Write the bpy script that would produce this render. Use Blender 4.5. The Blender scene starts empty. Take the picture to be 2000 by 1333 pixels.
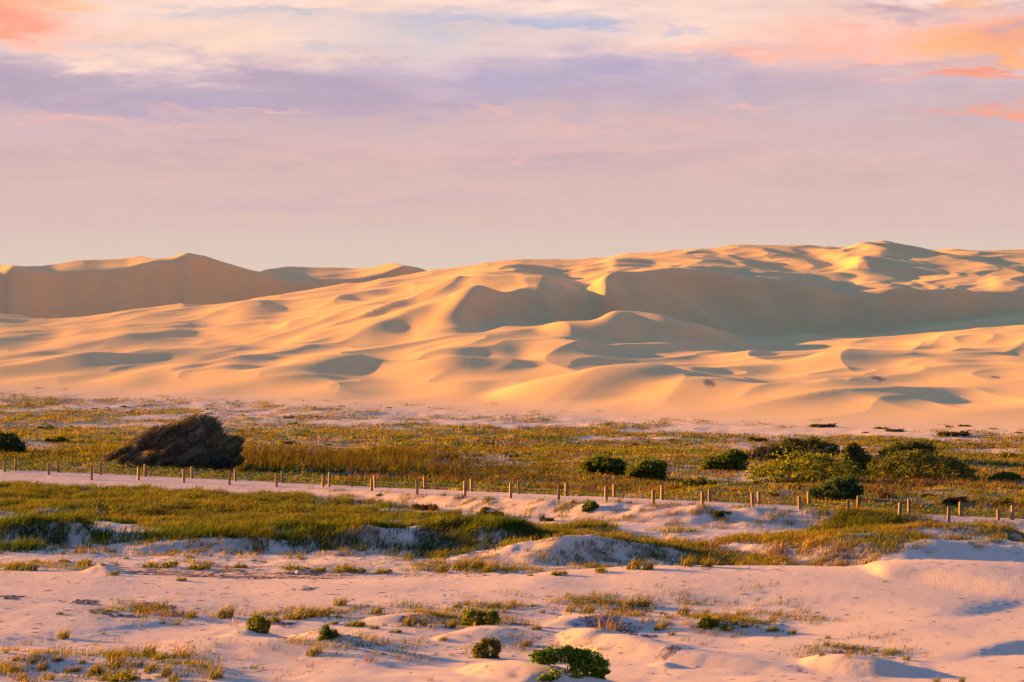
import bpy, math, random
import numpy as np

# ------------------------------------------------------------------ camera
SC = bpy.context.scene
COL = SC.collection
F = 5556.0          # focal length in photograph pixels (100 mm on a 36 mm sensor, 2000 px wide)
VH = 560.0          # image row of the horizon
H = 13.3            # eye height above the plain
cam_d = bpy.data.cameras.new("camera")
cam_d.lens = 100.0
cam_d.sensor_width = 36.0
cam_d.shift_y = -(666.5 - VH) / 2000.0
cam_d.clip_start = 1.0
cam_d.clip_end = 20000.0
cam = bpy.data.objects.new("camera", cam_d)
cam.location = (0, 0, H)
cam.rotation_euler = (math.radians(90), 0, 0)
COL.objects.link(cam)
SC.camera = cam

# ------------------------------------------------------------------ exposure, sun, sky
SUN_EL, SUN_AZ = 9.0, 29.0     # degrees up; degrees behind the picture plane, on the left
EXPO = 3.0
SC.view_settings.view_transform = 'Standard'
SC.view_settings.look = 'None'
SC.view_settings.gamma = 1.0
SC.view_settings.exposure = EXPO
SC.cycles.max_bounces = 6
SC.cycles.diffuse_bounces = 3
SC.cycles.transmission_bounces = 3
SC.cycles.transparent_max_bounces = 4
SC.cycles.use_denoising = True

el, az = math.radians(SUN_EL), math.radians(SUN_AZ)
SUNDIR = (-math.cos(el) * math.cos(az), math.cos(el) * math.sin(az), math.sin(el))   # towards the sun
sun_d = bpy.data.lights.new("sun", 'SUN')
sun_d.energy = 5.0
sun_d.angle = math.radians(0.6)
sun_d.color = (1.0, 0.43, 0.035)
sun = bpy.data.objects.new("sun", sun_d)
from mathutils import Vector
sun.rotation_euler = Vector(SUNDIR).to_track_quat('Z', 'Y').to_euler()
COL.objects.link(sun)


def lin(c):
    return tuple(((x / 255.0) / 12.92 if x / 255.0 < 0.04045 else ((x / 255.0 + 0.055) / 1.055) ** 2.4) for x in c)


class NT:
    """small helper for building node trees"""
    def __init__(self, tree):
        self.t = tree
        tree.nodes.clear()

    def n(self, typ, **kw):
        nd = self.t.nodes.new(typ)
        for k, v in kw.items():
            if k == 'inp':
                for ik, iv in v.items():
                    self.set(nd.inputs[ik], iv)
            else:
                setattr(nd, k, v)
        return nd

    def set(self, sock, v):
        if isinstance(v, bpy.types.NodeSocket):
            self.t.links.new(v, sock)
        else:
            sock.default_value = v

    def m(self, op, a, b=0.0, c=0.0, clamp=False):
        nd = self.t.nodes.new('ShaderNodeMath')
        nd.operation = op
        nd.use_clamp = clamp
        self.set(nd.inputs[0], a)
        self.set(nd.inputs[1], b)
        if len(nd.inputs) > 2:
            self.set(nd.inputs[2], c)
        return nd.outputs[0]

    def mix(self, fac, a, b, blend='MIX'):
        nd = self.t.nodes.new('ShaderNodeMix')
        nd.data_type = 'RGBA'
        nd.blend_type = blend
        self.set(nd.inputs[0], fac)
        self.set(nd.inputs[6], a if isinstance(a, bpy.types.NodeSocket) else tuple(a) + (1,) * (4 - len(a)))
        self.set(nd.inputs[7], b if isinstance(b, bpy.types.NodeSocket) else tuple(b) + (1,) * (4 - len(b)))
        return nd.outputs[2]

    def noise(self, vec, scale, detail=4, rough=0.55, dist=0.0):
        nd = self.n('ShaderNodeTexNoise', inp={'Scale': scale, 'Detail': detail, 'Roughness': rough, 'Distortion': dist})
        if vec is not None:
            self.t.links.new(vec, nd.inputs['Vector'])
        return nd.outputs['Fac']

    def rng(self, x, a, b, c=0.0, d=1.0, smooth=False):
        nd = self.n('ShaderNodeMapRange')
        nd.clamp = True
        if smooth:
            nd.interpolation_type = 'SMOOTHSTEP'
        for i, v in enumerate((x, a, b, c, d)):
            self.set(nd.inputs[i], v)
        return nd.outputs[0]

    def ramp(self, x, stops):
        nd = self.n('ShaderNodeValToRGB')
        cr = nd.color_ramp
        while len(cr.elements) < len(stops):
            cr.elements.new(0.5)
        for e, (p, c) in zip(cr.elements, stops):
            e.position = p
            e.color = tuple(c) + (1,)
        self.set(nd.inputs[0], x)
        return nd.outputs[0]


world = bpy.data.worlds.new("World")
SC.world = world
world.use_nodes = True
T = NT(world.node_tree)
GAIN = 2.0 ** EXPO


def skyc(c):
    return tuple(x / GAIN for x in lin(c))


tc = T.n('ShaderNodeTexCoord').outputs['Generated']
sx = T.n('ShaderNodeSeparateXYZ', inp={0: tc})
dx, dy, dz = sx.outputs[0], sx.outputs[1], sx.outputs[2]


def cvec(kx, kz, off=0.0):
    cb = T.n('ShaderNodeCombineXYZ')
    T.set(cb.inputs[0], T.m('MULTIPLY', dx, kx))
    T.set(cb.inputs[1], T.m('MULTIPLY_ADD', dy, kx * 0.5, off))
    T.set(cb.inputs[2], T.m('MULTIPLY', dz, kz))
    return cb.outputs[0]


n_w1 = T.noise(cvec(9, 40), 1.0, 5, 0.6, 0.2)
n_w2 = T.noise(cvec(16, 75, 4.0), 1.0, 6, 0.62, 0.3)
n_fine = T.noise(cvec(60, 260, 7.0), 1.0, 5, 0.6, 0.5)
n_w3 = T.noise(cvec(26, 90, 11.0), 1.0, 5, 0.6, 0.6)
wx = T.m('ADD', dx, T.m('MULTIPLY', T.m('SUBTRACT', n_w1, 0.5), 0.075))
wz = T.m('ADD', dz, T.m('ADD', T.m('MULTIPLY', T.m('SUBTRACT', n_w2, 0.5), 0.026), T.m('MULTIPLY', T.m('SUBTRACT', n_fine, 0.5), 0.011)))
front = T.m('GREATER_THAN', dy, 0.0)


def patch(u, v, wu, wv, k=1.0):
    """a cloud bank with torn edges, centred on a direction of the sky"""
    a = T.m('MULTIPLY', T.m('SUBTRACT', wx, (u - 1000) / F), F / (wu * 1.15))
    b = T.m('MULTIPLY', T.m('SUBTRACT', wz, (VH - v) / F), F / (wv * 1.15))
    q = T.m('ADD', T.m('MULTIPLY', a, a), T.m('MULTIPLY', b, b))
    return T.m('MULTIPLY', T.m('EXPONENT', T.m('MULTIPLY', T.m('POWER', q, 1.3), -1.0)), T.m('MULTIPLY', front, k))


def banks(col, rgb, *ps):
    f = None
    for p in ps:
        m_ = patch(*p)
        f = m_ if f is None else T.m('ADD', f, m_)
    f = T.m('MULTIPLY', f, T.m('MULTIPLY', T.rng(n_fine, 0.25, 0.62, 0.62, 1.05), T.rng(n_w3, 0.34, 0.58, 0.45, 1.1)), clamp=True)
    return T.mix(f, col, skyc(rgb))


zz = T.m('ADD', dz, T.m('MULTIPLY', T.m('SUBTRACT', n_w2, 0.5), 0.014))
col = T.ramp(T.m('MULTIPLY', zz, 8.0), [
    (0.0, skyc((226, 206, 188))), (0.10, skyc((223, 200, 187))), (0.20, skyc((221, 191, 184))), (0.34, skyc((218, 185, 183))),
    (0.46, skyc((219, 188, 189))), (0.58, skyc((222, 198, 204))), (0.70, skyc((244, 214, 206))), (0.82, skyc((252, 224, 212)))])
# grey and lavender banks, then the blue gaps, then the lit cloud
col = banks(col, (190, 170, 188), (230, 182, 420, 46, 1.25), (720, 195, 330, 40, .9), (1480, 180, 380, 48, .7), (-20, 150, 150, 60, .6))
col = banks(col, (187, 173, 199), (1060, 145, 330, 50, .95), (330, 195, 170, 24, .6))
col = banks(col, (205, 181, 183), (1750, 225, 380, 36, .8), (900, 245, 420, 18, .35), (300, 262, 330, 12, .3))
col = banks(col, (255, 218, 199), (420, 80, 430, 38, 1.4), (700, 14, 420, 16, 1.1), (1400, 35, 190, 40, .8), (1560, 70, 200, 26, .6))
col = banks(col, (203, 199, 207), (470, 27, 130, 14), (820, 72, 190, 34, .75), (620, 20, 90, 8, .7), (640, 95, 110, 10, .6))
col = banks(col, (192, 192, 213), (1010, 38, 240, 24, .95), (1140, 46, 90, 9, .8), (1370, 50, 45, 6, .9), (1580, 88, 75, 14, .7), (1700, 97, 45, 9, .8))
col = banks(col, (255, 190, 170), (1800, 85, 260, 52, 1.2), (1490, 112, 70, 11, .8), (1350, 88, 90, 6, .6), (60, 65, 120, 20, .6), (130, 92, 110, 8, .6))
col = banks(col, (255, 188, 136), (1905, 95, 100, 36, 1.2), (1860, 14, 45, 14, .9), (1990, 125, 40, 18, .8), (60, 8, 130, 20, 1.2))
col = banks(col, (252, 168, 142), (-10, 40, 110, 34, 1.3), (1990, 60, 80, 50, .9), (1930, 163, 150, 7, 1.2), (1965, 231, 90, 7, 1.1))
col = banks(col, (200, 172, 182), (1740, 28, 110, 12, .9), (1950, 18, 70, 16, .8), (1975, 66, 50, 12, .7), (1850, 140, 160, 7, .6))
col = banks(col, (236, 188, 180), (490, 215, 110, 4), (130, 237, 80, 4, .9), (330, 222, 60, 3, .8), (1480, 204, 45, 8, .8), (985, 220, 60, 3, .9), (1240, 245, 260, 16, .6), (250, 245, 160, 7, .4), (1000, 300, 500, 20, .3), (820, 372, 330, 9, .35))
col = banks(col, (196, 176, 188), (400, 290, 70, 6, .6), (1120, 330, 150, 10, .5), (640, 385, 320, 16, .4), (560, 226, 110, 5, .9), (1230, 222, 60, 10, .5))
# thin veils of streaky cloud
col = T.mix(T.rng(dz, 0.01, 0.05), col, T.mix(1.0, col, T.mix(T.rng(n_w2, .3, .7), (0.93, 0.93, 0.96), (1.07, 1.06, 1.04)), 'MULTIPLY'))
col = T.mix(T.rng(dz, 0.01, 0.05), col, T.mix(1.0, col, T.mix(T.rng(n_fine, .3, .7), (0.96, 0.96, 0.97), (1.04, 1.035, 1.03)), 'MULTIPLY'))
# higher up the cloud thins to the blue evening sky
nish = T.n('ShaderNodeTexSky')
nish.sky_type = 'NISHITA'
nish.sun_disc = False
nish.sun_elevation = el
nish.sun_rotation = math.atan2(SUNDIR[0], SUNDIR[1])
nish.air_density = 1.2
nish.dust_density = 1.5
nis = T.mix(1.0, nish.outputs[0], (0.10, 0.10, 0.10), 'MULTIPLY')
high = T.mix(0.12, (0.19 / GAIN, 0.52 / GAIN, 1.50 / GAIN), nis, 'MIX')
col = T.mix(T.rng(dz, 0.10, 0.40), col, high)
# the side of the sky away from the sunset is dusky blue
col = T.mix(T.m('MULTIPLY', T.rng(dy, 0.25, -0.25), 0.8), col, (0.22 / GAIN, 0.36 / GAIN, 0.78 / GAIN))
below = T.rng(dz, -0.02, 0.0)
col = T.mix(below, (0.33 / GAIN, 0.25 / GAIN, 0.18 / GAIN), col)
bg = T.n('ShaderNodeBackground', inp={'Color': col, 'Strength': 1.0})
out = T.n('ShaderNodeOutputWorld', inp={'Surface': bg.outputs[0]})

# ------------------------------------------------------------------ noise
_rng = np.random.default_rng(7)
_PERM = np.concatenate([_rng.permutation(256)] * 2).astype(np.int32)
_ANG = _rng.random(256) * 2 * np.pi
_GX, _GY = np.cos(_ANG).astype(np.float32), np.sin(_ANG).astype(np.float32)


def perlin(x, y, seed=0):
    x = np.asarray(x, np.float32) + seed * 17.31
    y = np.asarray(y, np.float32) + seed * 5.77
    xf, yf = np.floor(x), np.floor(y)
    xi, yi = xf.astype(np.int32) & 255, yf.astype(np.int32) & 255
    fx, fy = x - xf, y - yf
    wx, wy = fx * fx * fx * (fx * (fx * 6 - 15) + 10), fy * fy * fy * (fy * (fy * 6 - 15) + 10)

    def g(ix, iy, ax, ay):
        h = _PERM[_PERM[ix & 255] + (iy & 255)]
        return _GX[h] * ax + _GY[h] * ay
    a = g(xi, yi, fx, fy)
    b = g(xi + 1, yi, fx - 1, fy)
    c = g(xi, yi + 1, fx, fy - 1)
    d = g(xi + 1, yi + 1, fx - 1, fy - 1)
    return (a + (b - a) * wx) * (1 - wy) + (c + (d - c) * wx) * wy


def fbm(x, y, octv=4, seed=0, gain=0.5):
    r, a, s = 0.0, 1.0, 0.0
    for i in range(octv):
        r = r + a * perlin(x * 2 ** i, y * 2 ** i, seed + i * 3)
        s += a
        a *= gain
    return r / s * 1.6


def sstep(x, a, b):
    t = np.clip((x - a) / (b - a), 0, 1)
    return t * t * (3 - 2 * t)


def gblur(a, n, axis):
    """gaussian-like blur by repeated box filters of half width n"""
    if n < 1:
        return a
    a = np.moveaxis(np.asarray(a, np.float64), axis, 0)
    for _ in range(3):
        p = np.concatenate([np.repeat(a[:1], n + 1, 0), a, np.repeat(a[-1:], n, 0)], 0)
        c = np.cumsum(p, 0)
        a = (c[2 * n + 1:] - c[:-2 * n - 1]) / (2 * n + 1)
    return np.moveaxis(a, 0, axis)


# ------------------------------------------------------------------ terrain grid (fan of rays from under the camera)
_vv = np.arange(1362, 800, -0.9)
ROW = np.concatenate([np.geomspace(40, H * F / (1363 - VH), 18)[:-1], H * F / (_vv - VH)])
ROW = np.concatenate([ROW, np.arange(ROW[-1] + 0.8, 620, 1.1), np.arange(621, 1180, 1.9), np.geomspace(1184, 9000, 30)])
_tin = np.linspace(-0.235, 0.235, 1440)
TAN = np.concatenate([-np.geomspace(0.24, 1.6, 36)[::-1], _tin, np.geomspace(0.24, 1.6, 36)])
NR, NC = len(ROW), len(TAN)
UCOL = 1000 + F * TAN
YG = np.repeat(ROW[:, None], NC, 1)
XG = ROW[:, None] * TAN[None, :]
UG = np.repeat(UCOL[None, :], NR, 0)
V0 = VH + F * H / YG              # image row of the flat plain at this spot

_ROWI = np.arange(NR)
_COLI = np.arange(NC)


def grid_at(G, x, y):
    """bilinear sample of a terrain grid"""
    x, y = np.asarray(x, float), np.asarray(y, float)
    r = np.clip(np.interp(y, ROW, _ROWI), 0, NR - 1.001)
    c = np.clip(np.interp(x / y, TAN, _COLI), 0, NC - 1.001)
    ri, ci = r.astype(int), c.astype(int)
    fr, fc = r - ri, c - ci
    return (G[ri, ci] * (1 - fr) * (1 - fc) + G[ri + 1, ci] * fr * (1 - fc) + G[ri, ci + 1] * (1 - fr) * fc + G[ri + 1, ci + 1] * fr * fc)


def hit(u, v, G, ymin=60.0, lift=0.0):
    """where the sight line through photograph pixel (u, v) meets the terrain"""
    t = (u - 1000) / F
    c = min(max(np.interp(t, TAN, _COLI), 0), NC - 1.001)
    ci = int(c)
    fc = c - ci
    zc = G[:, ci] * (1 - fc) + G[:, ci + 1] * fc
    zr = H - (v - VH) * ROW / F - lift
    ok = np.nonzero((zc >= zr) & (ROW > ymin))[0]
    if len(ok) == 0:
        y = ROW[-40]
        return t * y, y, float(zc[-40])
    i = ok[0]
    if i == 0:
        y = ROW[0]
    else:
        a, b = zc[i - 1] - zr[i - 1], zc[i] - zr[i]
        y = ROW[i - 1] + (ROW[i] - ROW[i - 1]) * (-a / (b - a) if b != a else 0)
    return t * y, y, float(np.interp(y, ROW, zc))


def flat(u, v, lift=0.0):
    y = (H - lift) * F / (v - VH)
    return (u - 1000) / F * y, y


# ------------------------------------------------------------------ the dune field: profile of each bearing
TU = [-400, 0, 200, 400, 600, 800, 900, 1000, 1100, 1200, 1300, 1400, 1500, 1600, 1700, 1800, 1900, 2000, 2400]
tab = lambda vals, sm: gblur(np.interp(UCOL, TU, vals), sm, 0)
vF = tab([752, 764, 772, 780, 787, 794, 798, 803, 808, 813, 818, 823, 828, 832, 834, 836, 837, 838, 846], 12)
vA = tab([700, 700, 695, 690, 680, 668, 654, 643, 648, 650, 652, 657, 662, 656, 655, 645, 630, 620, 600], 9)
YA = tab([430, 430, 430, 430, 430, 430, 440, 450, 455, 460, 468, 476, 482, 484, 487, 493, 500, 508, 530], 12)
vB = tab([660, 660, 652, 645, 632, 608, 580, 566, 570, 562, 549, 548, 552, 564, 571, 575, 576, 572, 560], 9)
SL = tab([.05, .05, .05, .05, .06, .10, .25, .50, .55, .5, .5, .5, .53, .53, .53, .53, .5, .5, .5], 12)
TUC = [-400, 0, 50, 90, 130, 240, 320, 400, 450, 550, 610, 700, 740, 780, 850, 900, 940, 1000, 1050, 1100, 1180, 1220, 1310, 1350, 1400, 1450, 1500, 1560,
       1620, 1660, 1680, 1720, 1760, 1850, 2000, 2400]
VCR = [600, 617, 624, 628, 625, 609, 602, 597, 594, 577, 569, 557, 547, 541, 530, 523, 515, 508, 508, 508, 504, 495, 494, 490, 487, 480, 479, 483,
       486, 485, 478, 479, 484, 487, 488, 492]
vC = gblur(np.interp(UCOL, TUC, VCR), 4, 0)
YC = tab([580, 580, 590, 600, 630, 680, 690, 710, 725, 745, 765, 785, 805, 805, 810, 820, 830, 840, 860], 12)
wob = perlin(UCOL / 90.0, UCOL * 0, 3) * 9 + perlin(UCOL / 35.0, UCOL * 0, 4) * 3
vB = vB + wob * sstep(UCOL, 900, 1000)
YA = YA + perlin(UCOL / 130.0, UCOL * 0, 5) * 9
YF = H * F / (vF - VH)
zA = H - (vA - VH) * YA / F
YB = YA + 20.0
for _ in range(6):
    zB = H - (vB - VH) * YB / F
    YB = YA + np.clip(zB - zA, 0.5, None) / SL
YB = np.clip(YB, YA + 5, YC - 40)
zB = H - (vB - VH) * YB / F
zC = H - (vC - VH) * YC / F
Z = np.zeros((NR, NC))
for j in range(NC):
    Z[:, j] = np.interp(ROW, [YF[j] - 20, YF[j], YA[j], YB[j], YC[j], YC[j] + 45, YC[j] + 160], [0, 0.25, zA[j], zB[j], zC[j], zC[j] - 4.5, max(zC[j] - 11, 1.0)])
Zs = gblur(Z, 8, 0)
wslip = sstep(UG, 880, 980) * sstep(YG, YA[None] - 14, YA[None] - 6) * (1 - sstep(YG, YB[None] + 8, YB[None] + 22))
Z = Zs * (1 - wslip) + gblur(Z, 1, 0) * wslip

# the brinks wander: slide the profiles sideways by a slow noise
_sh = (16 * perlin(XG / 22.0, YG / 30.0, 2) + 7 * perlin(XG / 8.0, YG / 14.0, 6)) * sstep(YG, YF[None] + 30, YF[None] + 90) * (1 - sstep(YG, YC[None] - 130, YC[None] - 50))
_c = np.clip(_COLI[None, :] + _sh * 3.0, 0, NC - 1.001)
_ci = _c.astype(int)
_r = np.repeat(_ROWI[:, None], NC, 1)
Z = Z[_r, _ci] * (1 - (_c - _ci)) + Z[_r, _ci + 1] * (_c - _ci)

# the far dune on the left and the low far plateau right of it
TS = [-400, -100, 0, 45, 75, 110, 150, 200, 240, 275, 300, 330, 365, 400, 450, 480, 505, 515, 560, 600, 650, 690, 725, 740, 765, 800, 825, 860, 900, 2400]
VS = [520, 514, 516, 520, 520, 516, 510, 508, 506, 502, 505, 503, 493, 501, 519, 526, 531, 528, 521, 522, 523, 526, 524, 520, 514, 521, 526, 540, 590, 640]
TB = [-400, -50, 0, 20, 60, 100, 130, 200, 250, 275, 300, 330, 365, 400, 450, 500, 530, 600, 660, 700, 740, 790, 830, 900, 2400]
VB2 = [540, 538, 536, 524, 528, 534, 531, 530, 527, 519, 512, 510, 495, 503, 521, 533, 546, 550, 549, 545, 535, 520, 530, 600, 650]
TYB = [-400, 0, 200, 365, 450, 520, 560, 700, 830, 2400]
YB2_ = [745, 795, 838, 880, 902, 922, 940, 970, 992, 1005]
vs2 = gblur(np.interp(UCOL, TS, VS), 2, 0)
vb2 = np.maximum(gblur(np.interp(UCOL, TB, VB2), 3, 0), vs2 + 0.6)
yb2 = gblur(np.interp(UCOL, TYB, YB2_), 8, 0) + perlin(UCOL / 60, UCOL * 0, 8) * 5
ys2 = yb2 + 6 + (vb2 - vs2) * 2.6
zb2 = H - (vb2 - VH) * yb2 / F
zs2 = H - (vs2 - VH) * ys2 / F
Z2 = np.zeros_like(Z)
for j in range(NC):
    Z2[:, j] = np.interp(ROW, [yb2[j] - 90, yb2[j], ys2[j], ys2[j] + 60, ys2[j] + 200], [zb2[j] - 56, zb2[j], zs2[j], zs2[j] - 6, -4])
Z2 = gblur(Z2, 1, 0)
IS_FAR = (Z2 > Z) & (YG > YC[None])
Z = np.where(YG > YC[None] + 20, np.maximum(Z, np.where(YG > 600, Z2, -99)), Z)
Z = np.where(YG > 1180, Z * np.exp(-(YG - 1180) / 400.0), Z)
BASE = Z.copy()

# ------------------------------------------------------------------ relief features, laid out in the world
SH = (math.cos(az), -math.sin(az))    # the way shadows run


def win(x0, x1, y0, y1):
    r0, r1 = np.searchsorted(ROW, y0), np.searchsorted(ROW, y1)
    yy = ROW[max(r0 - 1, 0):r1 + 1]
    if len(yy) == 0:
        return None
    lo = min(x0 / yy.min(), x0 / yy.max())
    hi = max(x1 / yy.min(), x1 / yy.max())
    c0, c1 = np.searchsorted(TAN, lo), np.searchsorted(TAN, hi)
    return slice(max(r0 - 1, 0), min(r1 + 1, NR)), slice(max(c0 - 1, 0), min(c1 + 1, NC))


def ridge(pts, h, wl, wr=None, slip=None, rnd=0.5, dune=False, wob=0.0, noise_h=0.0, top=True, soft=1.0):
    """a crest line; left side of its run falls off softly over wl, right side as a slip face (slope) or over wr"""
    P = []
    for p in pts:
        up = h * (p[2] if len(p) > 2 else 1.0) * top
        x, y = (hit(p[0], p[1], BASE, 240, up)[:2] if dune else flat(p[0], p[1], up))
        P.append((x, y, p[2] if len(p) > 2 else 1.0))
    P = np.array(P)
    # resample smoothly
    seg = np.concatenate([[0], np.cumsum(np.hypot(np.diff(P[:, 0]), np.diff(P[:, 1])))])
    n = 64
    s = np.linspace(0, seg[-1], n)
    Q = np.stack([gblur(np.interp(s, seg, P[:, k]), 5, 0) for k in range(3)], 1)
    if abs(P[0, 0] / P[0, 1]) < .19:
        Q[:, 2] *= sstep(s, 0, seg[-1] * .12)
    if abs(P[-1, 0] / P[-1, 1]) < .19:
        Q[:, 2] *= 1 - sstep(s, seg[-1] * .88, seg[-1])
    rad = max(wl * 2.2, (wr or 0) * 2.2, (h / slip + 2 * rnd + 1) if slip else 0)
    w = win(Q[:, 0].min() - rad, Q[:, 0].max() + rad, Q[:, 1].min() - rad, Q[:, 1].max() + rad)
    if w is None:
        return
    x, y = XG[w], YG[w]
    if wob:
        x = x + perlin(XG[w] / (wob * 5), YG[w] / (wob * 5), 21) * wob
        y = y + perlin(XG[w] / (wob * 5), YG[w] / (wob * 5), 25) * wob
    best = np.full(x.shape, 1e9)
    sgn = np.zeros(x.shape)
    hs = np.zeros(x.shape)
    tg = np.gradient(Q[:, :2], axis=0)
    tg /= np.hypot(tg[:, 0], tg[:, 1])[:, None] + 1e-9
    for i in range(n - 1):
        ax, ay, ah = Q[i]
        bx, by, bh = Q[i + 1]
        ex, ey = bx - ax, by - ay
        L2 = ex * ex + ey * ey + 1e-9
        t = np.clip(((x - ax) * ex + (y - ay) * ey) / L2, 0, 1)
        qx, qy = x - ax - t * ex, y - ay - t * ey
        d2 = qx * qx + qy * qy
        m = d2 < best
        tx, ty = tg[i, 0] * (1 - t) + tg[i + 1, 0] * t, tg[i, 1] * (1 - t) + tg[i + 1, 1] * t
        best = np.where(m, d2, best)
        sgn = np.where(m, -(tx * qy - ty * qx), sgn)
        hs = np.where(m, ah + (bh - ah) * t, hs)
    sgn = sgn / (np.sqrt(best) + 1e-6)          # -1 .. 1: sine of the angle to the run
    d = np.sqrt(best)
    hh = h * hs
    if noise_h:
        hh = hh * (1 + noise_h * fbm(x / (wl * 0.9), y / (wl * 0.9), 3, 31))
    left = hh * np.exp(-(d / wl) ** 2)
    if slip:
        right = np.clip(hh - (np.sqrt(d * d + rnd * rnd) - rnd) * slip, 0, None)
    else:
        right = hh * np.exp(-(d / wr) ** 2)
    k = sstep(sgn, -0.7, 0.7)
    D = right * k + left * (1 - k)
    if dune:
        D = gblur(gblur(D, int(round(2 * soft)), 0), int(round(6 * soft)), 1)
    else:
        D = gblur(gblur(D, 1, 0), int(round(2 * soft)), 1)
    Z[w] += D


def blob(u, v, ru, rv, deg, dune=True):
    """a soft swell and hollow whose middle leans away from the sun by deg degrees"""
    if dune:
        x0, y0, _ = hit(u, v, BASE, 240)
        ya = hit(u, v + rv, BASE, 240)[1]
        yb = hit(u, v - rv, BASE, 240)[1]
    else:
        x0, y0 = flat(u, v)
        ya, yb = flat(u, v + rv)[1], flat(u, v - rv)[1]
    rx = ru / F * y0
    ry = min(max((yb - ya) / 2, 1.0), rx * 6 + 30)
    w = win(x0 - 3 * rx, x0 + 3 * rx, y0 - 2.5 * ry, y0 + 2.5 * ry)
    if w is None:
        return
    X, Y = XG[w] - x0, YG[w] - y0
    Z[w] += -math.tan(math.radians(deg)) * X * np.exp(-(X / (rx * 1.25)) ** 2 - (Y / ry) ** 2)


# --- dunes: crest lines (u, v, relative height), lee on the right of the run
ridge([(1120, 645, 0), (1150, 630, .75), (1185, 617, 1), (1225, 608, 1), (1280, 617, 1), (1320, 628, .9), (1400, 650, .5), (1470, 672, 0)], 4.2, 14, slip=.5, rnd=4, dune=True)
ridge([(1005, 754, 0), (1050, 745, .7), (1110, 738, 1), (1180, 734, 1), (1240, 736, .9), (1300, 748, .1)], 2.3, 20, slip=.36, rnd=3, dune=True)
ridge([(1290, 790, 0), (1330, 768, .9), (1420, 750, .9), (1500, 740, 0)], 1.4, 12, 14, dune=True)
ridge([(615, 716, 0), (640, 706, .9), (700, 703, 1), (770, 704, .8), (810, 714, 0)], 1.6, 12, slip=.25, rnd=3, dune=True)
ridge([(795, 722, 0), (805, 704, .8), (850, 694, 1), (930, 694, .9), (1000, 702, 0)], 2.0, 12, slip=.25, rnd=3, dune=True)
ridge([(440, 625, 0), (455, 605, .8), (490, 592, 1), (560, 592, .8), (640, 600, 0)], 1.5, 14, 12, dune=True)
ridge([(860, 600, 0), (885, 590, .8), (930, 572, 1), (980, 566, .8)], 1.8, 14, 10, dune=True)
# slivers that face the sun: steep on the left of the run seen from below, walk them away from the camera
ridge([(1168, 604, .3), (1186, 596, 1), (1194, 575, 1), (1197, 556, .6), (1190, 548, 0)], 4.2, 2.4, 12, dune=True, soft=.6)
ridge([(1310, 557, 0), (1340, 545, .8), (1368, 533, 1), (1362, 528, .8), (1320, 526, 0)], 1.3, 2.6, 12, dune=True, soft=.5)
ridge([(1685, 528, .2), (1700, 518, 1), (1680, 505, 1), (1640, 499, .7), (1570, 492, 0)], 2.2, 3.5, 20, dune=True, soft=.6)
ridge([(1460, 489, 0), (1475, 484, 1), (1540, 486, .8), (1600, 489, 0)], 1.6, 5, 26, dune=True)
ridge([(1760, 506, 0), (1745, 500, 1), (1710, 490, 1), (1682, 479, .8)], 1.8, 5, 26, dune=True)
ridge([(1935, 573, 0), (1966, 559, 1), (1950, 550, .9), (1925, 545, 0)], 0.9, 2.2, 14, dune=True, soft=.5)
ridge([(1795, 572, 0), (1803, 566, 1), (1850, 566, .6), (1890, 570, 0)], 1.2, 3, 12, dune=True)
ridge([(1470, 556, 0), (1443, 551, .8), (1460, 549, 1), (1530, 552, 1), (1620, 563, 0)], 0.7, 6, 10, dune=True)
ridge([(918, 575, 0), (940, 560, .9), (948, 552, .5), (940, 548, 0)], 1.6, 3, 12, dune=True)
ridge([(1120, 529, 0), (1180, 519, .8), (1260, 508, 1), (1330, 505, .6)], 1.0, 14, 18, dune=True)
ridge([(1540, 775, 0), (1580, 764, .9), (1680, 755, 1), (1800, 760, .5), (1900, 770, 0)], 1.0, 8, 14, dune=True)
ridge([(1500, 722, 0), (1600, 705, 1), (1750, 700, .8), (1900, 690, .6), (2000, 690, .3)], 1.2, 10, 16, dune=True)
ridge([(1830, 690, 0), (1880, 668, 1), (1940, 655, 1), (2060, 645, .6)], 0.9, 9, 16, dune=True)
ridge([(1580, 720, 0), (1625, 705, 1), (1640, 698, .5)], 0.9, 3.5, 12, dune=True)
ridge([(110, 735, 0), (125, 712, 1), (170, 695, .9), (260, 690, .3)], 1.1, 7, 14, dune=True)
ridge([(300, 712, 0), (350, 690, 1), (430, 678, .8), (520, 675, 0)], 1.1, 8, 14, dune=True)
ridge([(660, 640, 0), (690, 610, 1), (740, 590, 1), (800, 575, .5)], 1.8, 7, 16, dune=True)
ridge([(600, 660, 0), (700, 640, .8), (760, 625, 1), (850, 610, .8), (880, 596, 0)], 1.3, 9, 14, dune=True)
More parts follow.
